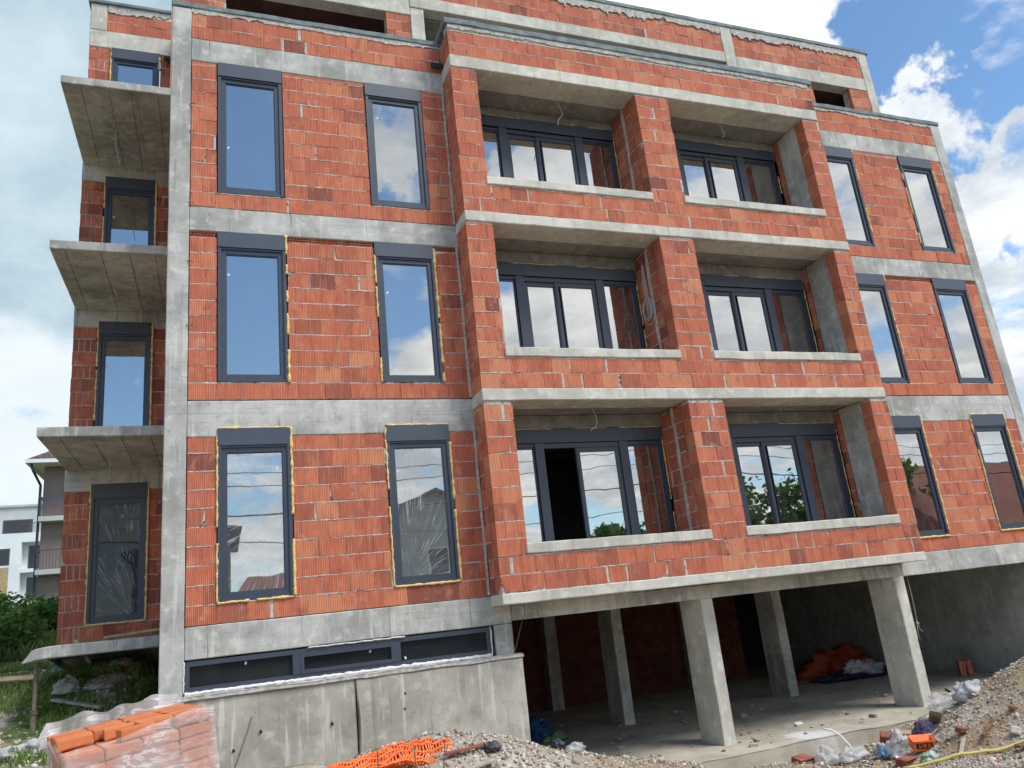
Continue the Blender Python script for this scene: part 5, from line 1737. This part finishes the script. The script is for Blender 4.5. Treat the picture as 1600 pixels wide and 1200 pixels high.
# grass on the bank
def grass(name, regions, seed):
    rg = np.random.default_rng(seed)
    V, F_, T = [], [], []
    off = 0
    for (x0, x1, y0, y1, cnt, hmin, hmax, thr) in regions:
        for _ in range(cnt):
            x, y = rg.uniform(x0, x1), rg.uniform(y0, y1)
            nn = noise.noise(Vector((x * .9, y * .9, 3)))
            if nn > thr: continue
            if x > 0.0 - 0.05 and y > -.4: continue
            z = ground_z(x, y)
            tb = 0.5 + 0.8 * noise.noise(Vector((x * 1.7, y * 1.7, 8)))
            for _b in range(4):
                a = rg.uniform(0, 6.28); h = rg.uniform(hmin, hmax); wd = rg.uniform(.006, .014)
                bx_, by_ = x + rg.normal() * .04, y + rg.normal() * .04
                lx, ly = math.cos(a) * h * .45, math.sin(a) * h * .45
                px_, py_ = -math.sin(a) * wd, math.cos(a) * wd
                V += [(bx_ - px_, by_ - py_, z - .02), (bx_ + px_, by_ + py_, z - .02), (bx_ + lx * .4 + px_ * .7, by_ + ly * .4 + py_ * .7, z + h * .6), (bx_ + lx, by_ + ly, z + h)]
                F_ += [(off, off + 1, off + 2), (off, off + 2, off + 3)]
                tt = min(1, max(0, tb + rg.uniform(-.25, .25)))
                T += [tt, tt]
                off += 4
    me = bpy.data.meshes.new(name)
    me.from_pydata(V, [], F_)
    me.materials.append(GRASSM)
    at = me.attributes.new('tint', 'FLOAT', 'FACE'); at.data.foreach_set('value', T)
    o = bpy.data.objects.new(name, me); COL.objects.link(o)
    return setting(o, 'stuff')


grass('grass', [(-3.4, 0.0, 0.2, 8.0, 8500, .03, .12, 0.10), (-9.0, -1.0, 8.0, 22.0, 9000, .12, .5, 0.6)], 5)

# ------------------------------------------------------------------ houses behind on the left
YB = 78.0
H1 = thing('apartment_house', 'modern white and grey apartment house with dark windows far behind the bushes', 'house', (-22, 84, gz(-22, 84)))
mb = MB()
x1 = -15.0
mb.box(-34, x1 - 2.42, YB, 92, 2, 12.05)                                   # left solid
mb.box(x1 - 2.42, x1, YB + 1.2, 92, 2, 12.05)
mb.box(x1 - 2.42, x1, YB, YB + 1.199, 11.15, 12.05)
mb.box(x1 - 2.42, x1, YB, YB + 1.199, 8.2, 8.55)
mb.box(x1 - 2.42, x1, YB, YB + 1.199, 5.1, 5.45)
mb.box(x1 - 0.25, x1, YB + .002, YB + 1.198, 2, 5.1); mb.box(x1 - 0.25, x1, YB + .002, YB + 1.198, 5.45, 8.2); mb.box(x1 - 0.25, x1, YB + .002, YB + 1.198, 8.55, 11.15)
mb.build('wall', WHITEWALL, H1)
mb = MB()
mb.box(-34, x1 - 0.3, YB + 2.2, 92, 12.05, 15.0); mb.box(-34.2, x1 + .1, YB + 2.0, 92, 15.0, 15.2)
mb.build('upper_storey', GREYWALL, H1)
for (a, b, yy, z0, z1) in ((-19.6, -17.0, YB + 2.16, 12.3, 13.7), (x1 - 2.0, x1 - .55, YB + 1.16, 8.56, 10.9), (x1 - 2.0, x1 - .55, YB + 1.16, 5.46, 7.8), (-20.2, -18.35, YB - .03, 9.0, 10.6)):
    f = MB(); frame_ring(f, a, b, z0, z1, .12, yy, yy + .1)
    o = f.build('window', FRAME, H1)
    g = MB(); g.box(a + .1, b - .1, yy + .006, yy + .014, z0 + .1, z1 - .1); g.build('pane', GLASS_OPQ, o)
mb = MB()
for k in range(24):
    x = -17.0 + k * 0.085
    mb.box(x, x + .02, YB + .1, YB + .12, 12.05, 13.0)
mb.box(-17.0, x1, YB + .09, YB + .13, 13.0, 13.05)
mb.build('railing', FRAME2, H1)
mb = MB(); mb.box(-34, -18.36, YB - .02, YB - .002, 5.0, 8.8); mb.build('timber_cladding', WOOD, H1)

YC = 38.0
H2 = thing('brown_house', 'brown rendered apartment house with balconies and a tiled roof behind the left wing', 'house', (-4, 44, gz(-4, 44)))
xl = -8.15
mb = MB()
mb.box(xl + .9, 4, YC, 52, 1, 10.35)
mb.build('wall', BROWNWALL, H2)
mb = MB(); mb.box(xl - .30, xl + .9, YC + 0.15, 52, 1, 10.35); mb.build('recessed_wall', BROWNWALL2, H2)
for z in (1.6, 4.45, 7.3):
    mb = MB(); mb.box(xl - .32, xl + 1.6, YC - .6, YC + 0.14, z - .26, z); o = mb.build('balcony', GREYWALL, H2)
    mb = MB()
    for k in range(13):
        x = xl - .28 + k * .15
        mb.box(x, x + .025, YC - .58, YC - .56, z, z + 1.0)
    for k in range(4):
        y = YC - .5 + k * .15
        mb.box(xl - .30, xl - .28, y, y + .025, z, z + 1.0)
    mb.box(xl - .31, xl + 1.6, YC - .6, YC - .55, z + 1.0, z + 1.06)
    mb.box(xl - .31, xl - .26, YC - .55, YC + 0.14, z + 1.0, z + 1.06)
    mb.build('railing', FRAME2, o)
mb = MB()
mb.v += [(xl - .95, YC - 1.2, 10.36), (6, YC - 1.2, 10.36), (6, YC + 5, 14.2), (xl + 4.0, YC + 5, 14.2), (xl - .95, YC + 14, 10.36), (6, YC + 14, 10.36)]
mb.face([0, 1, 2, 3]); mb.face([0, 3, 4]); mb.face([3, 2, 5, 4])
mb.build('roof', TILES, H2)
mb = MB(); mb.box(xl - 1.0, 6, YC - 1.25, YC - 1.1, 10.15, 10.352); mb.box(xl - 1.0, xl - .85, YC - 1.1, YC + 14, 10.15, 10.352); mb.box(xl - .85, 6, YC - 1.1, YC + 14, 10.2, 10.345); mb.build('eaves', WHITE, H2)
mb = MB(); mb.tube([(xl - .75, YC - 1.0, 10.15), (xl - .65, YC - 1.0, 9.8), (xl - .40, YC - .1, 9.1), (xl - .42, YC - .1, 2)], .07, 8); mb.build('downpipe', PVC, H2)

# ------------------------------------------------------------------ across the street (seen mirrored in the panes)
def house(label, x, y, w_, d, hw, hr, wallm, roofm, ridge='x', seed=0):
    z = gz(x, y)
    t = thing('street_house', label, 'house', (x, y, z), None)
    mb = MB(); mb.box(x - w_ / 2, x + w_ / 2, y - d / 2, y + d / 2, z - .5, z + hw)
    if ridge == 'y':
        b = len(mb.v)
        mb.v += [(x - w_ / 2, y + d / 2, z + hw), (x + w_ / 2, y + d / 2, z + hw), (x, y + d / 2, z + hw + hr), (x - w_ / 2, y - d / 2, z + hw), (x + w_ / 2, y - d / 2, z + hw), (x, y - d / 2, z + hw + hr)]
        mb.face([b, b + 1, b + 2]); mb.face([b + 3, b + 4, b + 5])
    mb.build('wall', wallm, t)
    mb = MB()
    o_ = .5
    if ridge == 'x':
        mb.v += [(x - w_ / 2 - o_, y + d / 2 + o_, z + hw), (x + w_ / 2 + o_, y + d / 2 + o_, z + hw), (x + w_ / 2 - 1, y, z + hw + hr), (x - w_ / 2 + 1, y, z + hw + hr), (x - w_ / 2 - o_, y - d / 2 - o_, z + hw), (x + w_ / 2 + o_, y - d / 2 - o_, z + hw)]
        for f_ in ([0, 1, 2, 3], [3, 2, 5, 4], [0, 3, 4], [1, 5, 2]): mb.face(f_)
    else:
        e_ = .3
        mb.v += [(x - w_ / 2 - o_, y + d / 2 + o_, z + hw - e_), (x, y + d / 2 + o_, z + hw + hr + .05), (x + w_ / 2 + o_, y + d / 2 + o_, z + hw - e_), (x - w_ / 2 - o_, y - d / 2 - o_, z + hw - e_), (x, y - d / 2 - o_, z + hw + hr + .05), (x + w_ / 2 + o_, y - d / 2 - o_, z + hw - e_)]
        for f_ in ([0, 1, 4, 3], [1, 2, 5, 4]): mb.face(f_)
    ro = mb.build('roof', roofm, t)
    sd = ro.modifiers.new('thickness', 'SOLIDIFY'); sd.thickness = .15
    nst = max(1, int(hw / 2.8))
    for s_ in range(nst):
        for k in range(max(2, int(w_ / 3))):
            xx = x - w_ / 2 + (k + .5) * w_ / max(2, int(w_ / 3))
            zz_ = z + .9 + s_ * 2.8
            f = MB(); frame_ring(f, xx - .55, xx + .55, zz_, zz_ + 1.3, .08, y + d / 2 - .05, y + d / 2 + .04)
            f.box(xx - .47, xx + .47, y + d / 2 + .002, y + d / 2 + .012, zz_ + .08, zz_ + 1.22, 1)
            f.build('window', [WHITE, GLASS_OPQ], t)
    return t


house('tall pale gabled house mirrored in the second ground floor window', 11.3, -33, 9, 9, 6.3, 1.6, GREYWALL, ROOFRED, 'y')
house('brick apartment house mirrored at the left of the first window', -1.1, -30, 4.6, 9, 6.0, 1.0, M_noise('brown_brick', (.16, .11, .08), (.22, .16, .12), 4, .9), TILES, 'x')
house('low house with a red roof mirrored below the first window film', 6.0, -42, 9, 8, 3.2, 2.0, WHITEWALL, ROOFRED, 'x')
house('house with a large red roof mirrored in the right end windows', 45, -24, 20, 11, 3.0, 4.2, GREYWALL, ROOFRED, 'x')
house('low white house behind the street trees', 20, -36, 8, 8, 3.0, 2.0, WHITEWALL, ROOFRED, 'x')
for k, (x, y, h, cw, lab) in enumerate([
    (30.5, -27, 8.6, 9.5, 'broad dark street tree mirrored in the right loggia window'),
    (21.5, -27, 5.6, 5.0, 'smaller street tree mirrored in the open left loggia window'),
    (14.2, -28, 4.6, 4.0, 'low leafy tree in front of the gabled house'),
    (36, -22, 7.5, 6, 'street tree before the large red roof'),
]):
    tree(lab, x, y, h, cw, LEAF, 600 + k, 3800, .24, None, .28)
# poles and overhead wires
for k, (x, lab) in enumerate(((-16, 'concrete utility pole at the left end of the street'), (24.3, 'concrete utility pole standing before the street trees'))):
    P = thing('utility_pole', lab, 'pole', (x, -21, gz(x, -21)))
    mb = MB(); mb.tube([(x, -21, gz(x, -21) - .3), (x, -21, 7.6)], [.16, .10], 10); mb.build('shaft', CONC, P)
    mb = MB(); mb.box(x - .06, x + .06, -21.9, -20.1, 6.9, 7.02); mb.build('crossarm', WOODG, P)
for k, (yy, z0, sag, lab) in enumerate(((-21.8, 7.1, .9, 'uppermost overhead wire over the street'), (-21.0, 6.3, .8, 'second overhead wire over the street'), (-20.2, 5.2, .9, 'third overhead wire over the street'), (-21.0, 3.9, .6, 'lowest overhead wire over the street'))):
    mb = MB()
    pts = []
    for q in range(41):
        t = q / 40
        x = -40 + 100 * t
        tt = ((x + 16) / 40.3) % 1.0
        pts.append((x, yy, z0 - sag * 4 * tt * (1 - tt)))
    mb.tube(pts, .018 if k != 2 else .03, 5, caps=False)
    tag(mb.build('overhead_wire', PVC, None, origin=(4, yy, z0)), lab, 'wire', 'overhead wires along the street')
# wires that leave the right corner
for k, (z0, lab) in enumerate(((4.15, 'upper service wire right of the house corner'), (3.95, 'lower service wire right of the house corner'))):
    mb = MB()
    mb.tube([(16.49, 0.5, z0), (22, 6, z0 - .1), (30, 14, z0 + .6), (45, 29, z0 + 2)], .012, 5)
    tag(mb.build('service_wire', PVC, None, origin=(16.49, .5, z0)), lab, 'wire')
